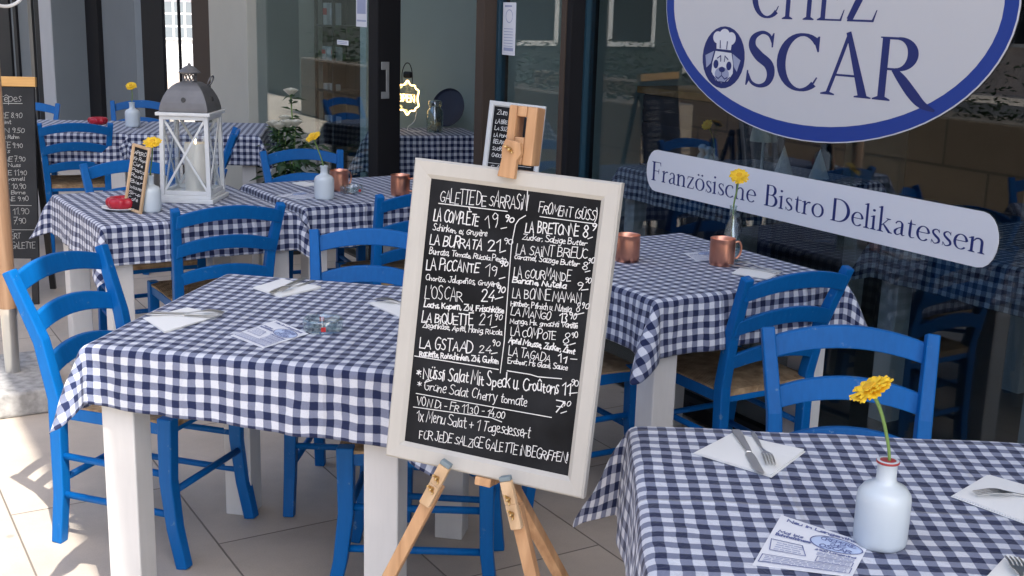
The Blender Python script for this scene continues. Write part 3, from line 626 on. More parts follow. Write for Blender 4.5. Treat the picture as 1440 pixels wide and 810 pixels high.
# strike plate: two silver ends with a dark slot between, on the side of the post that faces the opening
sp_ = part('strike_plate', 'silver_tag', [(6.312, 6.3185, 2.905, 2.955, 1.205, 1.25), (6.312, 6.3185, 2.905, 2.955, 1.04, 1.08), (6.3135, 6.3185, 2.935, 2.955, 1.08, 1.205)], .002, dp)
part('end_wall', 'pale_paint', [(9.42, 9.59, 3.51, 8.6, .013, 2.9)])
part('column', 'column_paint', [(8.67, 9.598, 2.90, 3.5, 0.0, 2.84)], .006)
part('dark_panel', 'brown_frame', [(9.67, 10.25, 2.95, 2.98, 0.0, 2.84)], .004)
part('window_post', 'dark_frame', [(10.67, 10.71, 2.955, 2.975, 0.0, 2.84)], .003)
part('dark_panel', 'dark_frame', [(11.20, 11.96, 2.95, 2.98, 0.0, 2.84)], .004)
part('grey_panel', 'grey_paint', [(12.22, 13.66, 2.95, 3.05, 0.0, 2.84)], .004)
part('dark_panel', 'dark_frame', [(13.665, 14.28, 2.90, 3.05, 0.0, 2.84)], .004)
part('column', 'grey_paint', [(14.31, 15.05, 2.545, 3.05, 0.0, 2.84)], .006)
part('column_lit_face', 'pale_paint', [(14.315, 15.045, 2.535, 2.5445, 0.0, 2.84)])  # paler coat stands in for street light on this side of the column
for a_, b_, k_ in ((15.10, 15.75, 'dark_frame'), (15.75, 15.95, 'grey_paint'), (15.95, 16.2, 'black_metal'), (16.2, 17.15, 'grey_paint'), (17.15, 17.4, 'dark_frame'), (17.4, 17.75, 'grey_paint'), (17.75, 19.6, 'dark_frame')):
    part('wall_panel', k_, [(a_, b_-.003, 2.60 if k_ != 'grey_paint' else 2.63, 2.9, 0.0, 2.84)])
part('upper_wall', 'grey_paint', [(15.21, 19.6, 2.62, 2.9, 2.845, 6.0)])

# ---- unseen canopy over the terrace, edge and height set for shade and sky light; a folded parasol at the left edge
part('shade_canopy', 'canopy_white', [(-4, 19.6, .302, TF+.003, 5.50, 5.70)])
P0 = ST(4.93, .605)+Vector((.045, 0, 0))
po = thing('parasol', 'folded parasol on wooden pole with steel sleeve in concrete foot at the left edge', 'parasol', P0)
MB().lathe([(.001, .36), (.033, .36), (.033, 3.05), (.001, 3.05)], 24).build('wooden_shaft', 'pole_wood', po, auto=40)
MB().lathe([(.001, .09), (.028, .09), (.031, .335), (.034, .34), (.034, .365), (.001, .365)], 24).build('steel_sleeve', 'steel', po, auto=40)
MB().lathe([(.034, 1.95), (.11, 1.97), (.10, 2.3), (.075, 2.8), (.035, 3.04), (.034, 3.045)], 48, None, 8, .16).build('folded_canopy', 'awning', po, smooth=True)
mb = MB(); mb.box(-.33, .16, -.28, .28, 0, .10)
cf = mb.build('concrete_foot', 'concrete', po, bev=.012); cf.rotation_euler[2] = FR+math.pi/2
# pale hoop hanging under the unseen canopy by the pole
mb = MB(); mb.tube([(.085*math.cos(a_*math.pi/18), 0, .085*math.sin(a_*math.pi/18)) for a_ in range(37)], .0065, 8, cap=False)
mb.tube([(0, 0, .085), (0, 0, 3.85)], .0015, 5)
tag(mb.build('hanging_hoop', 'white_wood', smooth=True, loc=(-1.962, 4.62, 1.612)), 'pale round hoop hanging in the upper left corner', 'hoop')

# ---- across the street (seen mirrored in the windows) and down the street
ob = thing('stone_house', 'brown stone house with rows of dark windows across the street', 'house', ST(8, -17), FR)
mb = MB(); mb.box(-40, 40, -6, 0, 0, 9.5); mb.build('wall', 'stone_wall', ob)
mb = MB(); mb.box(-40.4, 40.4, -6.4, .5, 9.5, 9.9); mb.build('roof', 'roof_tile', ob)
for k in range(-12, 13):
    for zz in (1.1, 4.6):
        f_ = MB().box(k*3-.62, k*3+.62, .003, .06, zz-.08, zz+1.9).build('window', 'white_render', ob)
        MB().box(k*3-.5, k*3+.5, .0605, .075, zz, zz+1.8).build('pane', 'window_dark', f_)
rw = thing('stone_planter_wall', 'low brown stone block planter wall along the pavement edge', 'wall', ST(9, -2.4), FR)
mb = MB(); mb.box(-4, 4, -.3, .25, 0, .80); mb.build('block_face', 'block_wall', rw, bev=.02)
mb = MB()
rr = random.Random(5)
for k in range(2600):
    p = Vector((rr.uniform(-3.9, 3.9), rr.uniform(-.22, .18), .80+rr.random()**2*.45)); d = Vector((rr.uniform(-1, 1), rr.uniform(-1, 1), rr.uniform(-.2, 1))).normalized()*.035; e_ = d.orthogonal().normalized()*.012
    mb.face([mb.vert(p-d), mb.vert(p+e_), mb.vert(p+d), mb.vert(p-e_)])
tag(mb.build('planting', 'leaf', rw), kind='stuff')
gh = thing('reflection_house', 'unseen grey house added for a dull reflection in the left shop glass', 'house', ST(18.5, -4.5), FR)  # added out of view so the left glass mirrors something dull
mb = MB(); mb.box(-6, 0, -4.5, 3.4, 0, 7.5); mb.build('wall', 'reflection_house', gh)
mb = MB(); mb.box(-6.2, .25, -4.7, 3.6, 7.5, 7.8); mb.build('roof', 'roof_tile', gh)
for k in (-3.2, -1.0, 1.2):
    f_ = MB().box(.002, .05, k-.55, k+.55, .9, 2.5).build('window', 'white_render', gh)
    MB().box(.0505, .06, k-.45, k+.45, 1.0, 2.4).build('pane', 'window_dark', f_)
dup(rw, ST(12.1, -.45), FR, 'unseen stone planter wall added to block the sunlit pavement mirrored in the glass')  # second planter added out of view to keep bright paving out of the reflection
# down the street, seen through the gaps between the far posts
wh = thing('white_house', 'pale rendered house with gridded window and red sign band down the street', 'house', ST(27, 8.5), FR)
mb = MB(); mb.box(-.3, .3, -7, 7, 0, 7); mb.build('wall', 'white_render', wh)
mb = MB(); mb.box(.303, .45, -6.5, 6.5, 1.60, 2.2); mb.build('sign_band', 'red_sign', wh)
for k in range(-5, 6):
    f_ = MB().box(.302, .36, k*1.1-.4, k*1.1+.4, .65, 1.52).build('window', 'white_paint', wh)
    mb = MB()
    for i in range(3):
        for j in range(3): mb.box(.361, .37, k*1.1-.36+i*.25, k*1.1-.36+i*.25+.2, 0.70+j*.27, 0.70+j*.27+.22)
    mb.build('pane', 'grey_paint', f_)
mb = MB(); mb.box(.303, 1.2, -6.5, 6.5, 0, .30); mb.build('plinth', 'pale_paint', wh)

# ================================================================== SIGNS ON THE WINDOW
sg = thing('oval_window_sign', 'large oval white window sign with blue rim reading CHEZ OSCAR', 'sign', ST(3.0, TF-.002), FR)
OX, OZ, RA, RB = -.0, 1.625, .795, .462          # local x = -(s-3.0)
def el(a, b, n=72): return [(a*math.cos(2*math.pi*k/n), OZ+b*math.sin(2*math.pi*k/n)) for k in range(n)]
fnS = lambda a, b, d: (a, -d, b)
MB().prism(el(RA+.004, RB+.004), -.0015, .0015, fnS).build('film_edge', 'paper', sg)
MB().prism(el(RA, RB), 0.0016, .003, fnS).build('rim', 'sign_blue', sg)
MB().prism(el(RA-.047, RB-.050), .0032, .0042, fnS).build('panel', 'sign_white', sg)
ink = Ink(lambda a, b, h: (a, -.0044-h, b))
serif_text(ink, 'SCAR', -(3.301-3)-.015, .535, 1.325, .198, wmul=1.22)
ink.build('lettering', 'sign_ink', sg)
ink = Ink(lambda a, b, h: (a, -.0044-h, b)); serif_text(ink, 'CHEZ', -(3.305-3), .292, 1.566, .165, wmul=1.2)
ink.build('lettering', 'sign_ink', sg)
# emblem in place of the O: blue oval with a dog in a cook's hat
EX, EZ = -.437, 1.42
ink = Ink(lambda a, b, h: (EX+a, -.0046-h, EZ+b))
def ov(cx, cz, a, b, n=28): return [(cx+a*math.cos(2*math.pi*k/n), cz+b*math.sin(2*math.pi*k/n)) for k in range(n)]
ink.poly(ov(0, 0, .118, .113)); em = ink.build('emblem', 'sign_ink', sg)
ink = Ink(lambda a, b, h: (EX+a, -.0054-h, EZ+b))
for cx, cz, a, b in ((-.037, .072, .026, .022), (0, .079, .030, .025), (.037, .070, .026, .023)): ink.poly(ov(cx, cz, a, b))
ink.poly([(-.043, .068), (.045, .064), (.040, .028), (-.040, .030)])
ink.poly([(-.045, .022), (.045, .018), (.058, -.02), (.060, -.055), (.035, -.085), (0, -.094), (-.035, -.085), (-.060, -.055), (-.058, -.02)])
ink.build('emblem_head', 'paper', sg)
ink = Ink(lambda a, b, h: (EX+a, -.0062-h, EZ+b))
ink.poly([(-.052, .022), (-.100, .004), (-.090, -.042), (-.066, -.024)]); ink.poly([(.052, .016), (.098, -.006), (.082, -.048), (.064, -.030)])
ink.poly(ov(0, -.062, .040, .027)); ink.build('emblem_shade', 'print_grey', sg)
ink = Ink(lambda a, b, h: (EX+a, -.0070-h, EZ+b))
ink.poly(ov(-.036, -.026, .014, .016)); ink.poly(ov(.037, -.029, .014, .016)); ink.poly(ov(0, -.044, .017, .010))
for pl in ([(0, -.05), (0, -.066), (-.018, -.078), (-.032, -.072)], [(0, -.066), (.018, -.078), (.032, -.072)], [(-.030, -.004), (-.012, .006), (-.010, -.014)], [(.030, -.006), (.012, .006), (.010, -.014)], [(-.040, .028), (.040, .026)], [(-.018, .034), (-.02, .06)], [(.018, .032), (.02, .058)], [(-.046, -.07), (-.02, -.09), (.02, -.09), (.046, -.07)]): ink.line(pl, .004)
ink.build('emblem_lines', 'sign_ink', sg)

bn = thing('banner_window_sign', 'long white window strip reading Französische Bistro Delikatessen', 'sign', ST(3.02, TF-.002), FR)
def cap_poly(x0, x1, z0, z1, n=10):
    r = (z1-z0)/2; zc = (z0+z1)/2
    return [(x1-r*.75+r*.75*math.cos(rad(-90+180*k/n)), zc+r*math.sin(rad(-90+180*k/n))) for k in range(n+1)]+[(x0+r*.75-r*.75*math.cos(rad(-90+180*k/n)), zc-r*math.sin(rad(-90+180*k/n))) for k in range(n+1)]
MB().prism(cap_poly(-.845, .845, .866, 1.034), 0, .003, fnS).build('strip', 'paper', bn)
ink = Ink(lambda a, b, h: (a, -.0034-h, b))
for wd_, a_, b_ in (('Französische', 3.832, 3.205), ('Bistro', 3.165, 2.865), ('Delikatessen', 2.838, 2.212)):
    ink = Ink(lambda a, b, h: (a, -.0034-h, b)); serif_text(ink, wd_, 3.02-a_, 3.02-b_, .909, .077); ink.build('lettering', 'sign_ink', bn)

# small notices on the door glass
def notice(name, label, s0, s1, z0, z1, rows, tilt=0):
    n_ = thing(name, label, 'notice', ST((s0+s1)/2, TF-.002, (z0+z1)/2), FR); wd = s0-s1; ht = z1-z0
    MB().box(-wd/2, wd/2, -.001, 0, -ht/2, ht/2).build('sheet', 'paper', n_)
    ik = Ink(lambda a, b, h: (a, -.0012-h, b)); rows(ik, wd, ht); ik.build('print', 'print_grey', n_)
def rows1(ik, wd, ht):
    ik.line([(-.04, ht*.43), (.02, ht*.43)], .008); ik.line([(x, y) for x, y in ov(0, ht*.24, wd*.26, ht*.12)], .004)
    for k in range(7): ik.line([(-wd*.38, -ht*(.0+k*.055)), (wd*.3, -ht*(.0+k*.055))], .003)
    ik.poly([(-wd*.38, -ht*.42), (wd*.36, -ht*.42), (wd*.36, -ht*.36), (-wd*.38, -ht*.36)])
notice('door_notice', 'tall printed white notice taped to the glass door beside the opening', 5.065, 4.945, 1.352, 1.60, rows1)
def rows2(ik, wd, ht):
    ik.poly([(-wd*.4, -ht*.2), (wd*.4, -ht*.2), (wd*.4, ht*.4), (-wd*.4, ht*.4)]); ik.line([(-wd*.4, -ht*.36), (wd*.4, -ht*.36)], .01)
notice('window_poster', 'pale blue poster at the top of the glass beside the dark door post', 6.83, 6.67, 1.435, 1.69, rows2)
def rows3(ik, wd, ht): ik.text('OPEN', -wd*.4, -ht*.2, wd*.4, -ht*.2, ht*.4, .002)
def rows3b(ik, wd, ht):
    for k in (-.2, .15): ik.line([(-wd*.4, ht*k), (wd*.38, ht*k)], .004)
notice('glass_label', 'small narrow white label stuck on the glass below the poster', 7.13, 6.95, 1.316, 1.345, rows3b)

# ================================================================== CHAIRS
def make_chair(label, loc, rotz):
    t = thing('rush_chair', label, 'chair', loc, rotz, 'blue wooden chairs with rush seats')
    for sx in (-1, 1):
        MB().bar([(sx*.172, -.215, 0), (sx*.172, -.196, .16), (sx*.174, -.190, .45), (sx*.182, -.225, .62), (sx*.203, -.302, .82)], [.034, .036, .038, .036, .033], [.034, .036, .04, .036, .030]).build('back_post', 'blue', t, bev=.004)
        MB().bar([(sx*.184, .222, 0), (sx*.184, .196, .12), (sx*.183, .180, .26), (sx*.180, .182, .445)], [.034, .036, .038, .040], [.036, .038, .042, .046]).build('front_leg', 'blue', t, bev=.004)
    MB().box(-.165, .165, .166, .194, .395, .432).build('seat_rail', 'blue', t, bev=.003)
    MB().box(-.158, .158, -.202, -.178, .395, .432).build('seat_rail', 'blue', t, bev=.003)
    for sx in (-1, 1):
        MB().bar([(sx*.174, -.175, .413), (sx*.180, .165, .413)], .026, .036).build('seat_rail', 'blue', t, bev=.003)
        for zz in (.155, .275): MB().tube([(sx*.172, -.185, zz), (sx*.183, .185, zz)], .0105, 8).build('rung', 'blue', t, smooth=True)
    MB().tube([(-.175, .190, .225), (.175, .190, .225)], .0105, 8).build('rung', 'blue', t, smooth=True)
    MB().tube([(-.165, -.192, .20), (.165, -.192, .20)], .0105, 8).build('rung', 'blue', t, smooth=True)
    # rush seat, slightly domed, wrapped round the rails
    mb = MB(); n = 10; rows = []
    for j in range(n+1):
        row = []
        for i in range(n+1):
            u = i/n*2-1; v = j/n*2-1; hw = .186 if v < 0 else .186+.010*v
            if v < -.85: hw = .155
            if v > .85: hw = .160
            x = u*hw; y = v*.205; e_ = max(abs(u), abs(v)); z = .437+.014*(1-e_**4)-.004*max(0, .55-max(abs(u), abs(v)))
            row.append(mb.vert((x, y, z)))
        rows.append(row)
    for j in range(n):
        for i in range(n): mb.face([rows[j][i], rows[j][i+1], rows[j+1][i+1], rows[j+1][i]])
    lo = [mb.vert((mb.v[k][0]*.99, mb.v[k][1]*.99, .416)) for k in ([rows[0][i] for i in range(n+1)]+[rows[j][n] for j in range(1, n+1)]+[rows[n][i] for i in range(n-1, -1, -1)]+[rows[j][0] for j in range(n-1, 0, -1)])]
    hi = [rows[0][i] for i in range(n+1)]+[rows[j][n] for j in range(1, n+1)]+[rows[n][i] for i in range(n-1, -1, -1)]+[rows[j][0] for j in range(n-1, 0, -1)]
    for k in range(len(hi)): mb.face([hi[k], hi[(k+1) % len(hi)], lo[(k+1) % len(lo)], lo[k]])
    mb.face(lo)
    mb.build('rush_seat', 'rush', t, auto=50)
    # arched slats
    for zc in (.768, .648, .528):
        mb = MB(); rings = []; hw = .182+(zc-.528)*.075
        y0 = -.222-(max(0, zc-.60))*.385 if zc > .6 else -.205
        for i in range(15):
            u = i/14*2-1; x = u*hw; arch = .034*(1-u*u); yb = y0-.024*(1-u*u)
            zt = zc+.026+arch; zb = zc-.026+arch*.92; sl = (zt-zb)*.30
            rings.append([(x, yb+.0085, zb), (x, yb-.0085, zb), (x, yb-.0085-sl, zt), (x, yb+.0085-sl, zt)])
        mb.ring_loft(rings); mb.build('back_slat', 'blue', t, bev=.0035)
    return t
CH = [ # (x, y, facing degrees, label)
 (-1.063, 3.335, -18, 'sunlit bright blue chair at the left end of the front left table'),
 (-.489, 3.673, -92, 'blue chair behind the front left table, half hidden by the big menu board'),
 (-1.225, 4.655, 120.5, 'blue chair with its back to us before the lantern table'),
 (.722, 3.780, 119.8, 'blue chair with rush seat pushed up to the table by the window'),
 (.826, 2.551, -93.6, 'blue chair facing us behind the front right table'),
 (-.996, 5.873, -67, 'blue chair facing us in front of the white roses'),
 (-1.656, 5.264, -58, 'blue chair facing us behind the lantern table, left of the lantern'),
 (-2.76, 7.42, 110, 'dark blue chair with its back to us beside the standing crepe board'),
 (-3.39, 8.08, -80, 'blue chair behind the far table at its left end near the crepe board'),
 (-2.735, 8.50, -82, 'blue chair behind the far table, just behind the yellow flower'),
 (-1.96, 6.95, 192, 'dark blue chair seen edge on between the lantern and the beige column'),
 (-.522, 5.120, 120, 'blue chair before the table with two copper mugs, cut off by the menu board'),
 (-.237, 3.105, 178, 'blue chair under the big menu board behind the easel legs'),
 (.16, 3.80, 31, 'blue chair tucked under the window table, mostly hidden by the menu board'),
]
c0 = None
for x, y, a, lb in CH:
    if c0 is None: c0 = make_chair(lb, (x, y, 0), rad(a-90))
    else: dup(c0, (x, y, 0), rad(a-90), lb)

# ================================================================== TABLES AND CLOTHS
def make_table(label, loc, rotz, w, d):
    t = thing('cafe_table', label, 'table', loc, rotz, 'white tables under checked cloths')
    MB().box(-w/2+.004, w/2-.004, -d/2+.004, d/2-.004, .715, .748).build('tabletop', 'white_paint', t, bev=.003)
    a, b = w/2-.018, d/2-.018; L = .086
    MB().box(-a+L, a-L, -b+.01, -b+.03, .62, .7145).build('apron', 'white_paint', t); MB().box(-a+L, a-L, b-.03, b-.01, .62, .7145).build('apron', 'white_paint', t)
    MB().box(-a+.01, -a+.03, -b+L, b-L, .62, .7145).build('apron', 'white_paint', t); MB().box(a-.03, a-.01, -b+L, b-L, .62, .7145).build('apron', 'white_paint', t)
    for sx in (-1, 1):
        for sy in (-1, 1):
            x0, x1 = (a-L, a) if sx > 0 else (-a, -a+L); y0, y1 = (b-L, b) if sy > 0 else (-b, -b+L)
            MB().box(x0, x1, y0, y1, 0, .7145).build('leg', 'white_paint', t, bev=.004)
    return t
def make_cloth(label, loc, rotz, w, d, hang, seed, swivel=None, zt=.7535, offs=(0, 0), wr=1.45, skew=0.0, flap=.80):
    """one square cloth: flat top, four hanging sides, corner fabric falling in pointed folds"""
    rr = random.Random(seed); hx, hy = w/2+.003, d/2+.003
    if not isinstance(hang, (list, tuple)): hang = [hang]*4          # left, right, front, back
    hl, hr, hf, hb = hang; step = .0145
    def axis(lo, h0, hi, h1):
        n0 = max(5, round(h0/step)); n1 = max(5, round(h1/step)); n = round((hi-lo)/.028)
        return [lo-h0+h0*i/n0 for i in range(n0)]+[lo+(hi-lo)*i/n for i in range(n)]+[hi+h1*i/n1 for i in range(n1+1)]
    X = axis(-hx, hl, hx, hr); Y = axis(-hy, hf, hy, hb)
    ph = [rr.uniform(0, 6.28) for _ in range(12)]; fr = [rr.uniform(.8, 1.25) for _ in range(12)]
    swivel = swivel or [0, 0, 0, 0]
    def wob(c, r, k):      # ripples of a hanging side, growing downwards
        g_ = min(1, r/.15)
        return wr*g_*(.0065*math.sin(c*17*fr[k]+ph[k])+.0045*math.sin(c*39*fr[k+4]+ph[k+4])+.0025*math.sin(c*83+ph[k]*2+r*20))
    R = .010
    def drop(e):           # rounded edge: excess e -> (outward, down)
        q = R*math.pi/2
        if e < q: a = e/R; return R*math.sin(a), R*(1-math.cos(a))
        return R, R+(e-q)
    def pos(u, v):
        ex = max(0, u-hx, -u-hx); ey = max(0, v-hy, -v-hy); sx = 1 if u > 0 else -1; sy = 1 if v > 0 else -1
        if v < -hy: ey *= 1+skew*max(-1, min(1, u/hx))
        if ex == 0 and ey == 0:
            return (u, v, zt+.0009*math.sin(u*23+ph[8])*math.sin(v*19+ph[9])*wr)
        if ey == 0:
            o, dn = drop(ex); k = 0 if sx < 0 else 1; fl = .05*ex
            return (sx*(hx+o+fl+max(-.004, wob(v, ex, k))), v, zt-dn)
        if ex == 0:
            o, dn = drop(ey); k = 2 if sy < 0 else 3; fl = .05*ey
            return (u, sy*(hy+o+fl+max(-.004, wob(u, ey, k))), zt-dn)
        r = math.hypot(ex, ey); th = math.atan2(ey, ex); f = min(th, math.pi/2-th); sg_ = -1 if th < math.pi/4 else 1
        ci = (0 if sx < 0 else 1)+(0 if sy < 0 else 2)
        o, dn = drop(r); fa = f*.80
        out = r*math.sin(fa)*flap; dz = -dn*math.cos(fa*.72)
        da = math.pi/4+sg_*0+swivel[ci]
        dx, dy = math.cos(da), math.sin(da)                       # in the corner's own quadrant
        sep = .17*r*math.sin(4*f)*.5+.010*min(1, r/.1)*math.sin(f*2)
        px_, py_ = -dy, dx
        bx = o*math.cos(th)+.05*r*math.cos(th); by = o*math.sin(th)+.05*r*math.sin(th)
        kx = max(0, wob(sy*hy, r, 0 if sx < 0 else 1))*math.cos(th)**4; ky = max(0, wob(sx*hx, r, 2 if sy < 0 else 3))*math.sin(th)**4
        X_ = hx+bx+dx*out+px_*sep*sg_+kx; Y_ = hy+by+dy*out+py_*sep*sg_+ky
        return (sx*X_, sy*Y_, zt+dz+.006*math.sin(r*40+ph[ci])*math.sin(2*th))
    mb = MB(); uvs = []
    idx = [[mb.vert(pos(x, y)) for x in X] for y in Y]
    for j in range(len(Y)-1):
        for i in range(len(X)-1):
            mb.face([idx[j][i], idx[j][i+1], idx[j+1][i+1], idx[j+1][i]])
            uvs += [(X[i], Y[j]), (X[i+1], Y[j]), (X[i+1], Y[j+1]), (X[i], Y[j+1])]
    me = bpy.data.meshes.new('tablecloth'); me.from_pydata(mb.v, [], mb.f); me.materials.append(M['gingham'])
    uvl = me.uv_layers.new(name='UVMap')
    for k, (a, b) in enumerate(uvs): uvl.data[k].uv = (a+offs[0]+2, b+offs[1]+2)
    me.polygons.foreach_set('use_smooth', [True]*len(me.polygons))
    o = bpy.data.objects.new('tablecloth', me); C.objects.link(o); o.location = loc; o.rotation_euler[2] = rotz
    sb = o.modifiers.new('smooth', 'SUBSURF'); sb.levels = 1; sb.render_levels = 1
    so_ = o.modifiers.new('thickness', 'SOLIDIFY'); so_.thickness = .0012; so_.offset = 1
    tag(o, label, 'tablecloth', 'blue and white checked tablecloths'); return o
def origin(fl, ang, w, d):
    a = Vector((math.cos(ang), math.sin(ang), 0)); b = Vector((-math.sin(ang), math.cos(ang), 0)); return Vector((fl[0], fl[1], 0))+a*w/2+b*d/2
TB = [ # front-left corner, angle, width, depth, hang(l,r,f,b), swivel, table label, cloth label
 ((-1.030, 2.763), -.1853, .80, .817, (.175, .17, .17, .17), (.45, -.3, .2, 0), 'white table of the front left, legs partly in sunlight', 'checked cloth on the front left table under the glass ashtray', (.002, .004)),
 ((.2225, 1.502), -.0495, .80, .80, (.205, .17, .17, .185), (0, 0, -.65, 0), 'white table at the front right corner beside the menu board', 'checked cloth on the front right table under the white bottle vase', (.0, .0)),
 ((.431, 3.392), PHI, .75, .8267, (.18, .17, .18, .17), (-.35, .2, 0, 0), 'white table standing along the big shop window', 'checked cloth on the window table under the flower in a copper mug', (.006, .01)),
 ((-1.506, 4.276), PHI+.0324, .746, .806, (.17, .10, .155, .17), (.5, .3, 0, 0), 'white table carrying the lantern', 'checked cloth on the table under the lantern', (.011, .002)),
 ((-.858, 4.806), PHI+.0324, .80, .70, (.10, .17, .18, .17), (.6, 0, .3, 0), 'white table between the lantern table and the open door', 'checked cloth on the table with two copper mugs before the door', (.0, .013)),
 ((-3.165, 7.165), .14, .775, .78, (.16, .08, .19, .16), (0, 0, 0, 0), 'white far table behind the standing crepe board', 'checked cloth on the far table behind the crepe board', (.004, .0)),
 ((-2.375, 7.275), .13, .775, .78, (.08, .16, .19, .16), (0, 0, 0, 0), 'white far table next to the beige column', 'checked cloth on the far table next to the beige column', (.0, .006)),
]
for k, (fl, an, w_, d_, hg, sw_, tl, cl, of) in enumerate(TB):
    c_ = origin(fl, an, w_, d_); make_table(tl, c_, an, w_, d_); make_cloth(cl, c_, an, w_, d_, hg, 11+k, sw_, offs=of, skew=(.11 if k == 0 else 0), flap=(.62, .62, .8, .8, .8, .8, .8)[k])
# tables inside the shop
IN = [(ST(6.92, 3.50), PHI-.22, .62, .48, .30, .772, 'white side table just inside the open door', 'checked cloth hanging low on the table inside the open door'),
      (ST(4.72, 4.30), PHI, .95, .95, .17, .7535, 'white table inside the window with the small lamp', 'checked cloth inside the window under the small lamp'),
      (ST(2.75, 4.05), PHI, .95, .80, .17, .7535, 'white table inside the window at the far right', 'checked cloth inside the window at the far right')]
for k, (c_, an, w_, d_, hg, zt, tl, cl) in enumerate(IN):
    t = make_table(tl, c_, an, w_, d_)
    if zt > .76: t.scale.z = zt/.7535
    make_cloth(cl, c_, an, w_, d_, hg, 31+k, zt=zt)

# ================================================================== MENU BOARD AND EASEL
BR = Vector((.93137223, -.36206798, -.03811242)); BU = Vector((.08177111, .10346548, .99126605)); BN = Vector((-.35496237, -.92635416, .12597157))
BC = Vector((-.026, 2.19175, .986))
def frame_matrix(c, r, u, n):
    m_ = Matrix.Identity(4)
    for i in range(3): m_[i][0] = r[i]; m_[i][1] = -n[i]; m_[i][2] = u[i]; m_[i][3] = c[i]
    return m_
def framed_board(label, mtx, w, h, fw, fmat, dep, lines, marks, cap_w, name='menu_board', cat='menu board', lift=.0):
    # local x right, y away from the viewer, z up
    t = thing(name, label, cat); t.matrix_world = mtx
    fr_ = MB(); a, b = w/2, h/2; c, d = a-fw, b-fw
    prof = [(0, dep), (0, .004), (.004, 0), (fw*.78, .002), (fw, .008), (fw, dep)]       # inset, depth behind front
    rings = []
    for sx, sz in ((-1, 1), (1, 1), (1, -1), (-1, -1)):
        rings.append([(sx*(a-i_), y_, sz*(b-i_)) for i_, y_ in prof])
    n = len(prof); b0 = len(fr_.v)
    # each side its own mitred bar
    for k in range(4):
        r0, r1 = rings[k], rings[(k+1) % 4]; o = len(fr_.v); fr_.v += [tuple(p) for p in r0]+[tuple(p) for p in r1]
        for i in range(n): j = (i+1) % n; fr_.face([o+i, o+j, o+n+j, o+n+i])
    fr_.build('frame', fmat, t)
    MB().box(-c-.002, c+.002, .0085, dep-.002, -d-.002, d+.002).build('slate', 'slate', t)
    ik = Ink(lambda p, q, hh: (p, .0085-hh, q))
    for tx, x0, y0, x1, y1, cp, bold in lines: ik.text(tx, x0, y0, x1, y1, cp, (.0021 if bold else .00145)*cap_w, jit=.19, slant=.10)
    for pl in marks: ik.line(pl, .0017*cap_w, .0006)
    ik.build('chalk_writing', 'chalk', t)
    return t
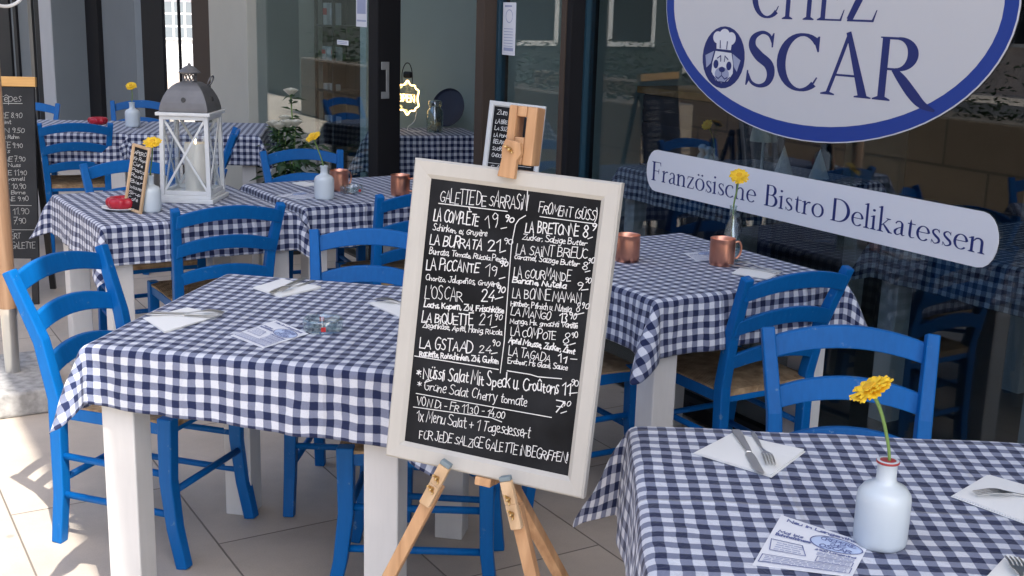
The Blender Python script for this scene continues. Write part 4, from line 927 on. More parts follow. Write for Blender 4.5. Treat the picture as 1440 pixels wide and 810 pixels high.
TXT = [["GALETTE DE SARRASiN",-0.1503,0.2203,0.0308,0.2281,0.0247,0],["LA COMPLÈTE",-0.1598,0.183,-0.065,0.1844,0.0207,1],["19",-0.0483,0.1811,-0.0227,0.1886,0.0272,0],["90",-0.0124,0.2009,0.0052,0.2004,0.0121,1],["Schinken, ei, Gruyère",-0.1592,0.1636,-0.0451,0.1664,0.0111,0],["LA BURRATA",-0.1621,0.1352,-0.0523,0.1393,0.0194,1],["21",-0.039,0.1398,-0.0144,0.1433,0.0204,1],["90",-0.0088,0.1577,0.0086,0.1587,0.0122,0],["Burrata, Tomate, Rucola Pesto",-0.1616,0.117,-0.0003,0.1233,0.0112,0],["LA PiCCANTE",-0.1643,0.0857,-0.0532,0.095,0.0195,1],["19",-0.0392,0.0901,-0.0132,0.0954,0.0219,0],["90",-0.0124,0.1134,0.0049,0.1159,0.0095,1],["Chorizo, Jalapeños, Gruyère",-0.1635,0.0647,-0.0092,0.0739,0.0112,0],["L'OSCAR",-0.1609,0.0269,-0.0808,0.0351,0.0238,0],["24",-0.041,0.0413,-0.016,0.0438,0.0192,1],["90",-0.0123,0.0624,0.0052,0.0637,0.0123,1],["Lachs, Kapern, Zwi, Frischkäse",-0.1607,0.0113,0.0068,0.0252,0.0113,1],["LA BiQUETTE",-0.162,-0.0187,-0.0532,-0.0081,0.0197,1],["21",-0.04,-0.0059,-0.0166,-0.0021,0.0179,0],["90",-0.0106,0.01,0.0055,0.0112,0.011,0],["Ziegenkäse, Apfel, Honig, Rucola",-0.1592,-0.0297,0.0089,-0.0174,0.0113,0],["LA GSTAAD",-0.1608,-0.0714,-0.0485,-0.0621,0.0212,1],["24",-0.0338,-0.0596,-0.0089,-0.0553,0.018,0],["90",-0.009,-0.0413,0.0057,-0.0402,0.011,0],["Raclette, Rohschinken, Zwi, Gurken",-0.1591,-0.0869,0.0081,-0.0734,0.0114,1],["* Nüssli Salat Mit Speck u. Croûtons",-0.1621,-0.1305,0.1362,-0.1101,0.0241,1],["11",0.1433,-0.1101,0.1588,-0.1086,0.0217,1],["90",0.1565,-0.0898,0.172,-0.0897,0.0108,0],["* Grüne Salat Cherry tomate",-0.1581,-0.1529,0.0756,-0.1464,0.0185,0],["7",0.1305,-0.1457,0.1448,-0.1458,0.0205,1],["90",0.1458,-0.1304,0.1614,-0.1302,0.0109,0],["VON Di - FR 11.30 - 14.00",-0.1544,-0.1855,0.0337,-0.1783,0.0157,0],["1x Menu Salat + 1 Tagesdessert",-0.151,-0.2168,0.0885,-0.2056,0.0214,0],["FÜR JEDE SALZiGE GALETTE iNBEGRiFFEN!",-0.1409,-0.2512,0.169,-0.2382,0.0186,0],["FROMENT (SÜSS)",0.0554,0.2259,0.1692,0.2246,0.0186,0],["LA BRETONNE",0.033,0.1852,0.1385,0.1927,0.0187,1],["8",0.1457,0.191,0.1595,0.1915,0.0224,1],["9",0.1605,0.2062,0.1688,0.206,0.0119,1],["Zucker, Salzige Butter",0.0289,0.1711,0.1559,0.1764,0.0107,0],["LA SAiNT BRiEUC",0.0193,0.1425,0.1601,0.153,0.0189,0],["caramel, Salzige Butter",0.0175,0.1327,0.1455,0.1362,0.0095,0],["8",0.1516,0.1317,0.1628,0.132,0.0172,0],["90",0.1625,0.1453,0.1749,0.1458,0.0093,0],["LA GOURMANDE",0.0204,0.0962,0.1336,0.1076,0.0189,0],["Banane, Nutella",0.0185,0.0877,0.1257,0.0916,0.0109,1],["9",0.1452,0.0932,0.1564,0.0935,0.0186,0],["90",0.1601,0.1089,0.174,0.1083,0.0106,0],["LA BONNE MAMAN",0.022,0.058,0.1595,0.0684,0.0176,0],["Himbeer, Pfirsich u. Nutella",0.0209,0.0427,0.1409,0.048,0.0109,0],["8",0.1504,0.0508,0.1602,0.051,0.016,0],["90",0.1606,0.0592,0.1745,0.06,0.0107,0],["LA MANGO",0.023,0.0251,0.1038,0.027,0.015,0],["13",0.1208,0.0271,0.1363,0.0282,0.0161,1],["90",0.1396,0.0356,0.1536,0.0365,0.0107,0],["Mango, Hs. gmachti Vanille",0.0235,0.0086,0.1583,0.021,0.0095,0],["LA COMPOTE",0.0277,-0.0143,0.1181,-0.0088,0.0178,0],["8",0.1301,-0.0137,0.1441,-0.0126,0.0189,0],["90",0.148,0.0016,0.1606,0.0024,0.0094,0],["Apfel Mousse, Zucker, Zimt",0.0249,-0.0286,0.1574,-0.0281,0.011,1],["LA TAGADA",0.0278,-0.0532,0.1118,-0.0511,0.0165,0],["11",0.1288,-0.0495,0.1443,-0.0481,0.0135,1],["-",0.1478,-0.0421,0.1618,-0.041,0.0082,0],["Erdbeer, Hs Glacé, Sauce",0.0282,-0.0685,0.1473,-0.0613,0.0097,0]]
LNS = [[[-0.15,0.2176],[-0.0074,0.2205]],[[-0.1683,-0.0884],[0.0108,-0.0841]],[[-0.157,-0.1628],[0.129,-0.1571]],[[-0.1601,-0.1909],[0.0072,-0.1805],[0.0286,-0.1849]],[[0.0592,0.2183],[0.1185,0.2193],[0.1685,0.2192]],[[0.0293,0.2642],[0.0305,0.2429],[0.0309,0.2268]],[[0.0306,0.2173],[0.0188,0.2076],[0.0128,0.1974],[0.0088,0.1574],[0.0118,0.0826],[0.016,-0.0274],[0.0145,-0.0904]],[[0.0285,-0.0837],[0.0766,-0.0822],[0.0913,-0.0837],[0.1395,-0.0792]],[[-0.0164,0.1854],[-0.0052,0.1896]],[[-0.0126,0.1408],[-0.0014,0.1451]],[[-0.0082,0.0906],[0.003,0.095]],[[-0.0123,0.0499],[0.0032,0.0565]],[[-0.0132,-0.0058],[-0.0019,-0.0011]],[[-0.0073,-0.0564],[0.004,-0.0517]],[[0.1583,-0.1046],[0.1733,-0.1005]],[[0.1462,-0.1455],[0.1569,-0.1393]],[[0.1583,0.19],[0.1662,0.1937]],[[0.1605,0.1277],[0.1697,0.1317]],[[0.1577,0.0937],[0.1699,0.0969]],[[0.1511,0.0455],[0.1671,0.0521]],[[0.1409,0.0249],[0.1572,0.0303]],[[0.1469,-0.0122],[0.1576,-0.0076]],[[-0.1411,-0.1368],[-0.1264,-0.1299]],[[-0.1516,-0.1265],[-0.1515,-0.1271]]]
bd = framed_board('large chalk menu board in a cream frame listing galettes, on the easel', frame_matrix(BC, BR, BU, BN), .42, .60, .0365, 'cream_frame', .022, TXT, LNS, 1.0)

es = thing('easel', 'wooden easel holding the big menu board, with brass wing nuts', 'easel'); es.matrix_world = frame_matrix(BC, BR, BU, BN)
def zb(mb, x0, x1, y0, y1, z0, z1): return mb.box(x0, x1, y0, y1, z0, z1)
# mast behind the board, clamp head over its top edge
MB().box(-.012, .024, .026, .052, -.318, .30).build('mast', 'easel_wood', es, bev=.002)
hd = MB()
hd.box(-.023, -.0065, -.004, .042, .3105, .42); hd.box(.0135, .034, -.004, .042, .3105, .42); hd.box(-.0065, .0135, -.004, .042, .400, .42); hd.box(-.0065, .0135, -.004, .042, .3105, .362)
hd.build('clamp_head', 'easel_wood', es, bev=.003)
cl_ = MB(); cl_.prism([(-.027, .285), (.008, .283), (.0085, .318), (.016, .330), (.012, .352), (-.018, .356), (-.024, .34), (-.022, .318)], -.019, -.0045, lambda a, b, d: (a, d, b))
cl_.build('clamp_jaw', 'easel_wood', es, bev=.002)
def wing_nut(x, y, z, par, ang=0.0):
    mb = MB(); mt = Matrix.Translation((x, y, z)) @ Matrix.Rotation(ang, 4, 'Y') @ Matrix.Rotation(rad(90), 4, 'X')
    mb.lathe([(.0005, 0), (.0045, 0), (.004, .006), (.0025, .007), (.0025, .012), (.0005, .012)], 12, mt)
    for sg_ in (-1, 1):
        mb.tube([mt @ Vector((sg_*.003, 0, .003)), mt @ Vector((sg_*.008, 0, .007)), mt @ Vector((sg_*.0095, 0, .012))], [.0028, .0026, .0018], 8)
    mb.build('wing_nut', 'brass', par, smooth=True)
wing_nut(-.006, -.0185, .337, es, .6)
MB().box(-.012, .022, .0, .05, -.318, -.301).build('mast_foot', 'easel_wood', es, bev=.002)
# front legs: each ends in a grey felt peg that carries the frame
def leg2(top, foot, nuts):
    t0 = Vector(top); t1 = Vector(foot); d = (t1-t0).normalized()
    lg = MB().bar([t0+d*.055, t1], .026, .020, side=(1, 0, 0)).build('leg', 'easel_wood', es, bev=.002)
    MB().bar([t0+d*.05+Vector((0, -.0185, 0)), t0+d*.004+Vector((0, -.0185, 0))], .024, .013).build('holder', 'pale_wood', lg, bev=.002)
    MB().bar([t0+d*.10+Vector((0, -.0185, 0)), t0+d*.0495+Vector((0, -.0185, 0))], .0235, .014).build('holder', 'pale_wood', lg, bev=.002)
    MB().bar([t0+d*.0035+Vector((0, -.0185, 0)), t0-d*.006+Vector((0, -.0185, 0))], .023, .014).build('felt_peg', 'felt', lg, bev=.002)
    for k in nuts: p = t0+d*k; wing_nut(p.x, p.y-.0265, p.z, lg, .9)
leg2((-.066, -.004, -.283), (-.372, .055, -1.0), (.032, .058))
leg2((.060, -.004, -.286), (.305, .055, -1.0), (.038, .068))
MB().bar([(.012, .046, -.27), (.345, .55, -1.085)], .026, .02).build('rear_leg', 'easel_wood', es, bev=.002)
MB().box(-.085, .078, .022, .040, -.262, -.238).build('crossbar', 'easel_wood', es, bev=.002)

# second framed board on a stand behind
m2 = Matrix.Translation((-.013, 4.60, 1.055)) @ Matrix.Rotation(rad(-9), 4, 'Z') @ Matrix.Rotation(rad(4.0), 4, 'Y') @ Matrix.Rotation(rad(-8), 4, 'X')
L2 = [("Zum Mitnehmen", -.078, .115, .075, .115, .020, 1)]+[(tx, -.08, .08-.026*k, -.08+len(tx)*.0085, .08-.026*k, .014, 1) for k, tx in enumerate(["LA BRETONNE", "LA SUZETTE", "LA POMME", "BEURRE", "SUCRE CITRON", "CHOCOLAT"])]+[("SALZIG", -.08, -.10, .02, -.10, .016, 1)]
b2 = framed_board('small chalk menu board in a white frame behind the clamp of the easel', m2, .222, .33, .020, 'white_wood', .016, L2, [[(-.09, -.075), (.08, -.075)]], .9)
st2 = thing('board_stand', 'black stand carrying the small white framed board behind the easel', 'stand', (-.013, 4.64, 0))
for sx in (-1, 1): MB().bar([(sx*.05, .02, 1.08), (sx*.14, -.09, 0)], .018, .018).build('leg', 'black_metal', st2)
MB().bar([(0, .035, 1.08), (0, .35, 0)], .018, .018).build('leg', 'black_metal', st2)
MB().box(-.11, .11, -.055, -.018, .865, .88).build('ledge', 'black_metal', st2)

# standing crepe board at the left
m3 = Matrix.Translation((-2.742, 6.02, .69)) @ Matrix.Rotation(rad(6), 4, 'Z') @ Matrix.Rotation(rad(-7), 4, 'X')
t3 = thing('standing_board', 'tall dark chalkboard with orange wooden top strip listing crepes, cut off at left', 'menu board'); t3.matrix_world = m3
MB().box(-.28, .28, 0, .018, -.455, .425).build('slate', 'board_grey', t3, bev=.003)
MB().box(-.29, .288, -.006, .026, .4255, .475).build('top_strip', 'orange_wood', t3, bev=.003)
ik = Ink(lambda p, q, hh: (p, -hh, q))
for tx, x0, x1, z, cp in (("& Crêpes", .03, .215, .345, .042), ("NATURE 8.90", .03, .215, .262, .026), ("Zucker Zimt", .03, .16, .232, .018), ("CITRON 9.50", .03, .225, .188, .026), ("Apfelmus Rahm", .04, .20, .158, .018), ("SUZETTE 9.90", .03, .215, .112, .026), ("mit Eis", .04, .15, .084, .018), ("BANANE 7.90", .04, .225, .042, .026), ("Schoko Nuss", .04, .20, .014, .018), ("POMME 11.90", .05, .23, -.028, .026), ("mit Karamell", .05, .22, -.056, .018), ("BELLE 10.90", .05, .225, -.098, .026), ("warme Birne", .05, .22, -.126, .018), ("HELENE 9.90", .06, .235, -.160, .022), ("Cidre 11.90", .06, .235, -.228, .034), ("Wein 7.90", .07, .22, -.278, .032), ("DESSERT", .08, .19, -.355, .032), ("ALLE GALETTE", .07, .262, -.405, .032), ("Salat", -.2, -.05, .26, .03), ("Suppe", -.2, -.05, .19, .03)):
    ik.text(tx, x0, z, x1, z+.004, cp, .0026, .14, .06)
for pl in ([(-.2, .335), (.22, .34)], [(-.24, -.18), (.25, -.18)], [(-.24, -.31), (.26, -.305)]): ik.line(pl, .003)
ik.build('chalk_writing', 'dull_chalk', t3)
for sx in (-1, 1):
    MB().box(sx*.255-.017, sx*.255+.017, .002, .022, -.70, -.4555).build('leg', 'black_metal', t3, bev=.003)
    MB().bar([(sx*.25, .03, .40), (sx*.25, .36, -.665)], .03, .02).build('rear_leg', 'black_metal', t3)

# ================================================================== THINGS ON THE TABLES
ZT = .7555
def vec(p, z=ZT): return Vector((p[0], p[1], z))
def napkin(label, corners, seed):
    rr = random.Random(seed); P = [Vector((c[0], c[1], 0)) for c in corners]; ctr = sum(P, Vector())/4; P = [p-ctr for p in P]
    t = thing('paper_napkin', label, 'napkin', (ctr.x, ctr.y, ZT), 0, 'folded white paper napkins')
    for k in range(2):
        mb = MB(); q = [p*(1-.012*k)+Vector((rr.uniform(-.004, .004)*k, rr.uniform(-.004, .004)*k, 0)) for p in P]; n = 6; lo = []; hi = []
        for j in range(n+1):
            r0 = []; r1 = []
            for i in range(n+1):
                u, v = i/n, j/n; p = q[0]*(1-u)*(1-v)+q[1]*u*(1-v)+q[2]*u*v+q[3]*(1-u)*v
                zz = .0012+.0022*k; puff = (.0022 if k else .0004)*math.sin(u*math.pi)*math.sin(v*math.pi)+(.006*k*max(0, u-.7)*max(0, v-.5)*4)
                r0.append(mb.vert((p.x, p.y, zz-.0010))); r1.append(mb.vert((p.x, p.y, zz+puff+.0006)))
            lo.append(r0); hi.append(r1)
        for j in range(n):
            for i in range(n): mb.face([hi[j][i], hi[j][i+1], hi[j+1][i+1], hi[j+1][i]]); mb.face([lo[j][i], lo[j+1][i], lo[j+1][i+1], lo[j][i+1]])
        for i in range(n):
            for a, b in (((0, i), (0, i+1)), ((n, i+1), (n, i)), ((i+1, 0), (i, 0)), ((i, n), (i+1, n))): mb.face([lo[a[0]][a[1]], lo[b[0]][b[1]], hi[b[0]][b[1]], hi[a[0]][a[1]]])
        mb.build('napkin_layer', 'napkin', t)
    return t
def knife(label, handle_end, tip, z=ZT+.006):
    a = Vector((*handle_end, 0)); b = Vector((*tip, 0)); L = (b-a).length; c = (a+b)/2
    t = thing('table_knife', label, 'knife', (c.x, c.y, z), math.atan2(b.y-a.y, b.x-a.x), 'steel table knives'); s = L/.21
    fn = lambda x, y, d: (x*s, y*s, d)
    MB().prism([(-.105, -.008), (-.09, -.0095), (0, -.006), (.006, -.0045), (.006, .0045), (0, .006), (-.09, .0085), (-.105, .006)], .0, .0045, fn).build('handle', 'steel', t, bev=.0012)
    MB().prism([(.006, -.004), (.02, -.009), (.075, -.0095), (.095, -.006), (.105, .004), (.10, .007), (.02, .0075), (.006, .004)], .0012, .0028, fn).build('blade', 'steel', t, bev=.0004)
    return t
def fork(label, handle_end, tip, z=ZT+.006):
    a = Vector((*handle_end, 0)); b = Vector((*tip, 0)); L = (b-a).length; c = (a+b)/2
    t = thing('table_fork', label, 'fork', (c.x, c.y, z), math.atan2(b.y-a.y, b.x-a.x), 'steel table forks'); s = L/.20
    def zc(x): return .004*math.sin(max(0, x+.02)*22)+(.006 if x > .06 else .006*max(0, x)/.06)-(max(0, x-.07)*.12)
    mb = MB(); xs = [-.10, -.085, -.05, 0, .03, .042, .05, .056]; wd = [.008, .011, .009, .0055, .006, .012, .021, .0235]
    mb.ring_loft([[(x*s, w_/2*s, zc(x)+.0025), (x*s, -w_/2*s, zc(x)+.0025), (x*s, -w_/2*s, zc(x)), (x*s, w_/2*s, zc(x))] for x, w_ in zip(xs, wd)]); mb.build('handle', 'steel', t, bev=.0006)
    for k in range(4):
        y = (k-1.5)*.0064
        MB().bar([(x*s, y*s, zc(x)+.0013) for x in (.0555, .07, .085, .10)], [.0038, .0034, .003, .0016], .0022, side=(0, 1, 0)).build('tine', 'steel', t)
    return t
# front left table
napkin('white napkin with knife and fork at the left edge of the front left table', [(-.964, 3.002), (-.887, 3.124), (-.774, 3.061), (-.873, 2.873)], 1)
knife('knife on the napkin at the left edge of the front left table', (-.962, 3.025), (-.775, 3.020)); fork('fork beside the knife on the leftmost napkin', (-.955, 3.048), (-.765, 3.046))
napkin('white napkin at the back edge of the front left table', [(-.761, 3.375), (-.699, 3.500), (-.563, 3.40), (-.658, 3.274)], 2)
knife('knife on the napkin at the back edge of the front left table', (-.628, 3.492), (-.695, 3.292)); fork('fork on the napkin at the back edge of the front left table', (-.594, 3.468), (-.668, 3.305))
napkin('white napkin half hidden behind the menu board frame on the front left table', [(-.405, 3.235), (-.345, 3.27), (-.19, 3.17), (-.30, 3.085)], 3)
fork('fork on the napkin half hidden behind the menu board', (-.20, 3.16), (-.385, 3.245))
# front right table
napkin('white napkin at the back edge of the front right table before the chair', [(.358, 2.145), (.454, 2.263), (.580, 2.171), (.486, 2.035)], 4)
knife('knife on the napkin of the front right table', (.461, 2.262), (.466, 2.035)); fork('fork right of the knife on the front right table', (.493, 2.252), (.491, 2.072))
napkin('white napkin at the right edge of the photo on the front right table', [(.792, 1.970), (.897, 2.076), (1.010, 1.975), (.905, 1.83)], 5)
fork('fork lying across the napkin at the right edge of the photo', (1.02, 1.965), (.83, 1.962))
napkin('white napkin in the lower right corner of the photo', [(.735, 1.655), (.80, 1.735), (.93, 1.64), (.84, 1.53)], 6)
fork('fork pointing away on the napkin in the lower right corner', (.755, 1.515), (.795, 1.712))
# window table
napkin('white napkin on the window table in front of the copper mug', [(.715, 3.762), (.764, 3.865), (.882, 3.805), (.817, 3.692)], 7)
knife('knife on the napkin of the window table', (.86, 3.765), (.715, 3.88)); fork('fork on the napkin of the window table', (.885, 3.79), (.755, 3.90))
napkin('white napkin on the table between the lantern and the door', [(-1.03, 5.43), (-.985, 5.49), (-.90, 5.40), (-.96, 5.345)], 8)

def flyer(label, corners, detail=True):
    P = [Vector((c[0], c[1], 0)) for c in corners]      # top-left, top-right, bottom-right, bottom-left as read
    ctr = sum(P, Vector())/4; t = thing('flyer', label, 'flyer', (ctr.x, ctr.y, ZT), 0, 'printed flyers on the tables'); Q = [p-ctr for p in P]
    mb = MB(); b = [mb.vert((*q.xy, z)) for z in (.0004, .0014) for q in Q]
    mb.face(b[:4]); mb.face(b[4:]); [mb.face([b[i], b[(i+1) % 4], b[4+(i+1) % 4], b[4+i]]) for i in range(4)]
    mb.build('sheet', 'paper', t)
    def fn(a, c, h):     # a 0..1 to the right, c 0..1 upwards
        p = (Q[0]*(1-a)+Q[1]*a)*c+(Q[3]*(1-a)+Q[2]*a)*(1-c); return (p.x, p.y, .0016+h)
    blue = Ink(fn)
    blue.poly(ov(.70, .70, .27, .155, 30)); blue.build('oval_ground', 'print_pale', t)
    ik = Ink(fn); ik.h = .0008
    E_ = ov(.70, .70, .28, .165, 36); ik.line(E_+[E_[0]], .014)
    ik.text('Neu in Langenthal', .10, .90, .90, .90, .052, .014)
    ik.text('CREPERIE', .52, .74, .90, .74, .075, .011); ik.text('CHEZ', .64, .665, .80, .665, .05, .009); ik.text('OSCAR', .54, .575, .88, .575, .075, .013)
    ik.text('Mai bis', .07, .655, .34, .655, .045, .011); ik.text('Bahnhofstrasse', .06, .59, .44, .59, .045, .012); ik.text('4900 Langenthal', .52, .475, .95, .475, .04, .010)
    for bx in ((.06, .30, .44, .50), (.04, .06, .96, .20), (.58, .23, .95, .35)):
        x0, z0, x1, z1 = bx; k = .06 if bx[0] == .06 else 0
        ik.line([(x0-k*.3, z1), (x1-k, z1), (x1+k*.4, z0), (x0+k*.4, z0), (x0-k*.3, z1)], .009)
    ik.build('print', 'print', t)
    rr = random.Random(4)
    for x0, x1, zs in ((.12, .40, (.34, .38, .42, .46)), (.08, .92, (.085, .115, .145, .175)), (.61, .92, (.25, .28, .31, .335)), (.56, .94, (.39, .42, .445))):
        gk = Ink(fn); gk.h = .0006
        for z in zs:
            x = x0
            while x < x1: w_ = rr.uniform(.03, .09); gk.line([(x, z), (min(x+w_, x1), z)], .013); x += w_+.022
        gk.build('small_print', 'print_grey', t)
flyer('white printed flyer beside the ashtray on the front left table', [(-.705, 2.868), (-.622, 3.026), (-.515, 2.905), (-.600, 2.765)][1:]+[(-.705, 2.868)])
flyer('white printed flyer at the foot of the white bottle vase on the front right table', [(.468, 1.868), (.588, 1.765), (.528, 1.648), (.383, 1.679)])
flyer('white flyer lying on the window table', [(.60, 4.08), (.70, 4.15), (.72, 3.985), (.625, 3.955)])
flyer('white flyer beside the white vase on the table before the door', [(-1.03, 5.06), (-.95, 5.20), (-.84, 5.10), (-.91, 4.99)])

# ---- glass ashtrays
def ashtray(label, loc):
    t = thing('glass_ashtray', label, 'ashtray', loc, .3, 'round glass ashtrays'); n = 32; mb = MB(); rings = []
    for r, z in ((.001, .0), (.044, 0), (.050, .004), (.0515, .030), (.049, .033), (.042, .032), (.039, .028), (.036, .009), (.001, .007)):
        rings.append([(r*(1+.02*math.cos(8*2*math.pi*k/n))*math.cos(2*math.pi*k/n), r*(1+.02*math.cos(8*2*math.pi*k/n))*math.sin(2*math.pi*k/n), z-(.008 if z > .027 and k % 8 == 0 else 0)) for k in range(n)])
    mb.ring_loft(rings); mb.build('bowl', 'glassware', t, auto=35)
    for a in (-1.7, 1.5):
        m_ = MB(); ca, sa = math.cos(a), math.sin(a); m_.prism([(-.006, .010), (.006, .010), (.006, .022), (-.006, .022)], .0525, .0532, lambda x, z, d: (d*ca-x*sa, d*sa+x*ca, z)); m_.build('red_mark', 'red_sign', t)
    return t
a0 = ashtray('glass ashtray with red marks on the front left table', (-.484, 2.945, ZT))
dup(a0, (-.725, 5.215, ZT), 1.0, 'glass ashtray between the copper mugs on the table before the door')

# ---- white stoneware bottle vases with one yellow gerbera each
def gerbera(head, normal, par, r=.036, seed=0):
    rr = random.Random(seed); N = Vector(normal).normalized(); A = N.orthogonal().normalized(); B = N.cross(A); h = Vector(head)
    mb = MB()
    for ring, (n, rad_, lift, dz) in enumerate(((17, 1.0, .10, 0), (15, .86, .28, .0022), (11, .60, .5, .004))):
        for k in range(n):
            a = 2*math.pi*(k+.5*ring)/n+rr.uniform(-.07, .07); L = r*rad_*rr.uniform(.88, 1.08); w_ = r*.155*rr.uniform(.9, 1.15); d = A*math.cos(a)+B*math.sin(a); s_ = N.cross(d)
            lf = lift*rr.uniform(.5, 1.5); pts = []
            for q, ww in ((.12, .45), (.45, .95), (.8, 1.0), (.96, .6)):
                z = lf*L*q*.6-(.22*L*max(0, q-.5)**1.5*rr.uniform(.4, 1.6)); c = h+d*L*q+N*(z+dz)
                pts.append((mb.vert(c+s_*w_*ww-N*.0012), mb.vert(c+N*.0008), mb.vert(c-s_*w_*ww-N*.0012)))
            for (a1, b1, c1), (a2, b2, c2) in zip(pts[:-1], pts[1:]): mb.face([a1, b1, b2, a2]); mb.face([b1, c1, c2, b2])
    mb.build('petals', 'petal', par)
    mb = MB(); rings = []
    for q, z in ((.30, .001), (.30, .0045), (.18, .0062), (.01, .0058)): rings.append([h+(A*math.cos(2*math.pi*k/16)+B*math.sin(2*math.pi*k/16))*r*q+N*(z+.003) for k in range(16)])
    mb.ring_loft(rings); mb.build('flower_heart', 'petal_heart', par, smooth=True)
    mb = MB(); rings = []
    for q, z in ((.36, .0), (.40, -.004), (.26, -.010), (.06, -.013)): rings.append([h+(A*math.cos(2*math.pi*k/14)+B*math.sin(2*math.pi*k/14))*r*q+N*z for k in range(14)])
    mb.ring_loft(rings); mb.build('calyx', 'stem', par, smooth=True)
def bottle_vase(label, loc, red_lip=False, s=1.0):
    t = thing('bottle_vase', label, 'vase', loc, 0, 'white stoneware bottle vases')
    prof = [(.001, 0), (.037, 0), (.041, .004), (.0425, .012), (.0425, .078), (.041, .088), (.034, .098), (.022, .104), (.0165, .109), (.0155, .116), (.0155, .136), (.0175, .139), (.0172, .143), (.013, .1435), (.011, .135), (.011, .05), (.001, .05)]
    MB().lathe([(r*s, z*s) for r, z in prof], 40).build('bottle', 'stoneware', t, auto=60)
    if red_lip: MB().lathe([(.0170*s, .1385*s), (.0181*s, .1392*s), (.0181*s, .1422*s), (.0170*s, .1428*s)], 32).build('lip', 'red_glaze', t, smooth=True)
    return t
def flower(label, base, pts, head_n, r, seed, grp='single yellow gerbera flowers'):
    t = thing('gerbera', label, 'flower', base, 0, grp); q = catmull([tuple(p) for p in pts], 6)
    MB().tube(q, [.0024+.0009*(i/len(q)) for i in range(len(q))], 8).build('flower_stem', 'stem', t, smooth=True)
    gerbera(pts[-1], head_n, t, r, seed); return t
bottle_vase('white bottle vase with a thin red lip on the front right table', (.606, 1.772, ZT), True)
flower('yellow gerbera leaning left in the red lipped vase on the front right table', (.606, 1.772, ZT), [(.004, .002, .06), (.002, .0, .14), (-.007, .0, .185), (-.022, -.002, .228), (-.041, -.006, .262)], (-.52, .02, .85), .037, 1)
bottle_vase('white bottle vase on the table with two copper mugs', (-.817, 5.03, ZT))
flower('yellow gerbera in the vase on the table with two copper mugs', (-.817, 5.03, ZT), [(.003, .0, .06), (-.004, .0, .145), (-.022, -.004, .205), (-.045, -.008, .265)], (-.42, -.38, .82), .036, 2)
bottle_vase('white bottle vase beside the tiny chalkboard on the lantern table', (-1.432, 4.60, ZT))
flower('yellow gerbera in the vase beside the lantern', (-1.432, 4.60, ZT), [(.0, .0, .06), (.004, .0, .145), (.015, -.004, .215), (.022, -.012, .275)], (.05, -.5, .86), .036, 3)
bottle_vase('white bottle vase on the far table near the grey wall panels', (-2.475, 7.655, ZT), False, 1.1)
flower('yellow gerbera facing us in the vase on the far table', (-2.475, 7.655, ZT), [(.0, .0, .06), (.0, .0, .15), (.006, -.004, .21), (.004, -.012, .262)], (0, -.65, .75), .038, 4)

# ---- copper mugs
def mug(label, loc, rotz):
    t = thing('copper_mug', label, 'mug', loc, rotz, 'copper mugs')
    MB().lathe([(.001, 0), (.037, 0), (.040, .003), (.0425, .020), (.0425, .072), (.0415, .088), (.0428, .090), (.0422, .092), (.0398, .088), (.0405, .02), (.001, .010)], 40).build('cup', 'copper', t, auto=50)
    MB().tube(catmull([(.0415, 0, .074), (.058, 0, .078), (.068, 0, .062), (.066, 0, .038), (.054, 0, .022), (.0415, 0, .022)], 6), .0038, 10).build('handle', 'copper', t, smooth=True)
    return t
m0 = mug('copper mug at the left side of the window table beside the menu board', (.385, 3.92, ZT), 1.9)
dup(m0, (.703, 3.905, ZT), .25, 'copper mug holding the flower bottle on the window table')
dup(m0, (-.79, 5.275, ZT), .8, 'copper mug behind the white vase on the table before the door')
dup(m0, (-.506, 5.185, ZT), -.2, 'copper mug at the right end of the table before the door')
t = thing('glass_bottle', 'small clear glass bottle standing behind the copper mug on the window table', 'bottle', (.745, 3.985, ZT))
MB().lathe([(.001, 0), (.034, 0), (.036, .01), (.034, .06), (.022, .11), (.0125, .145), (.0115, .185), (.014, .188), (.012, .190), (.0095, .184), (.010, .145), (.018, .11), (.030, .06), (.031, .012), (.001, .008)], 32).build('bottle', 'glassware', t, auto=60)
flower('yellow gerbera in the glass bottle on the window table', (.745, 3.985, ZT), [(.0, .0, .02), (.002, .0, .12), (.0, .0, .19), (.006, -.004, .24), (.010, -.006, .292)], (-.1, -.62, .78), .035, 5)

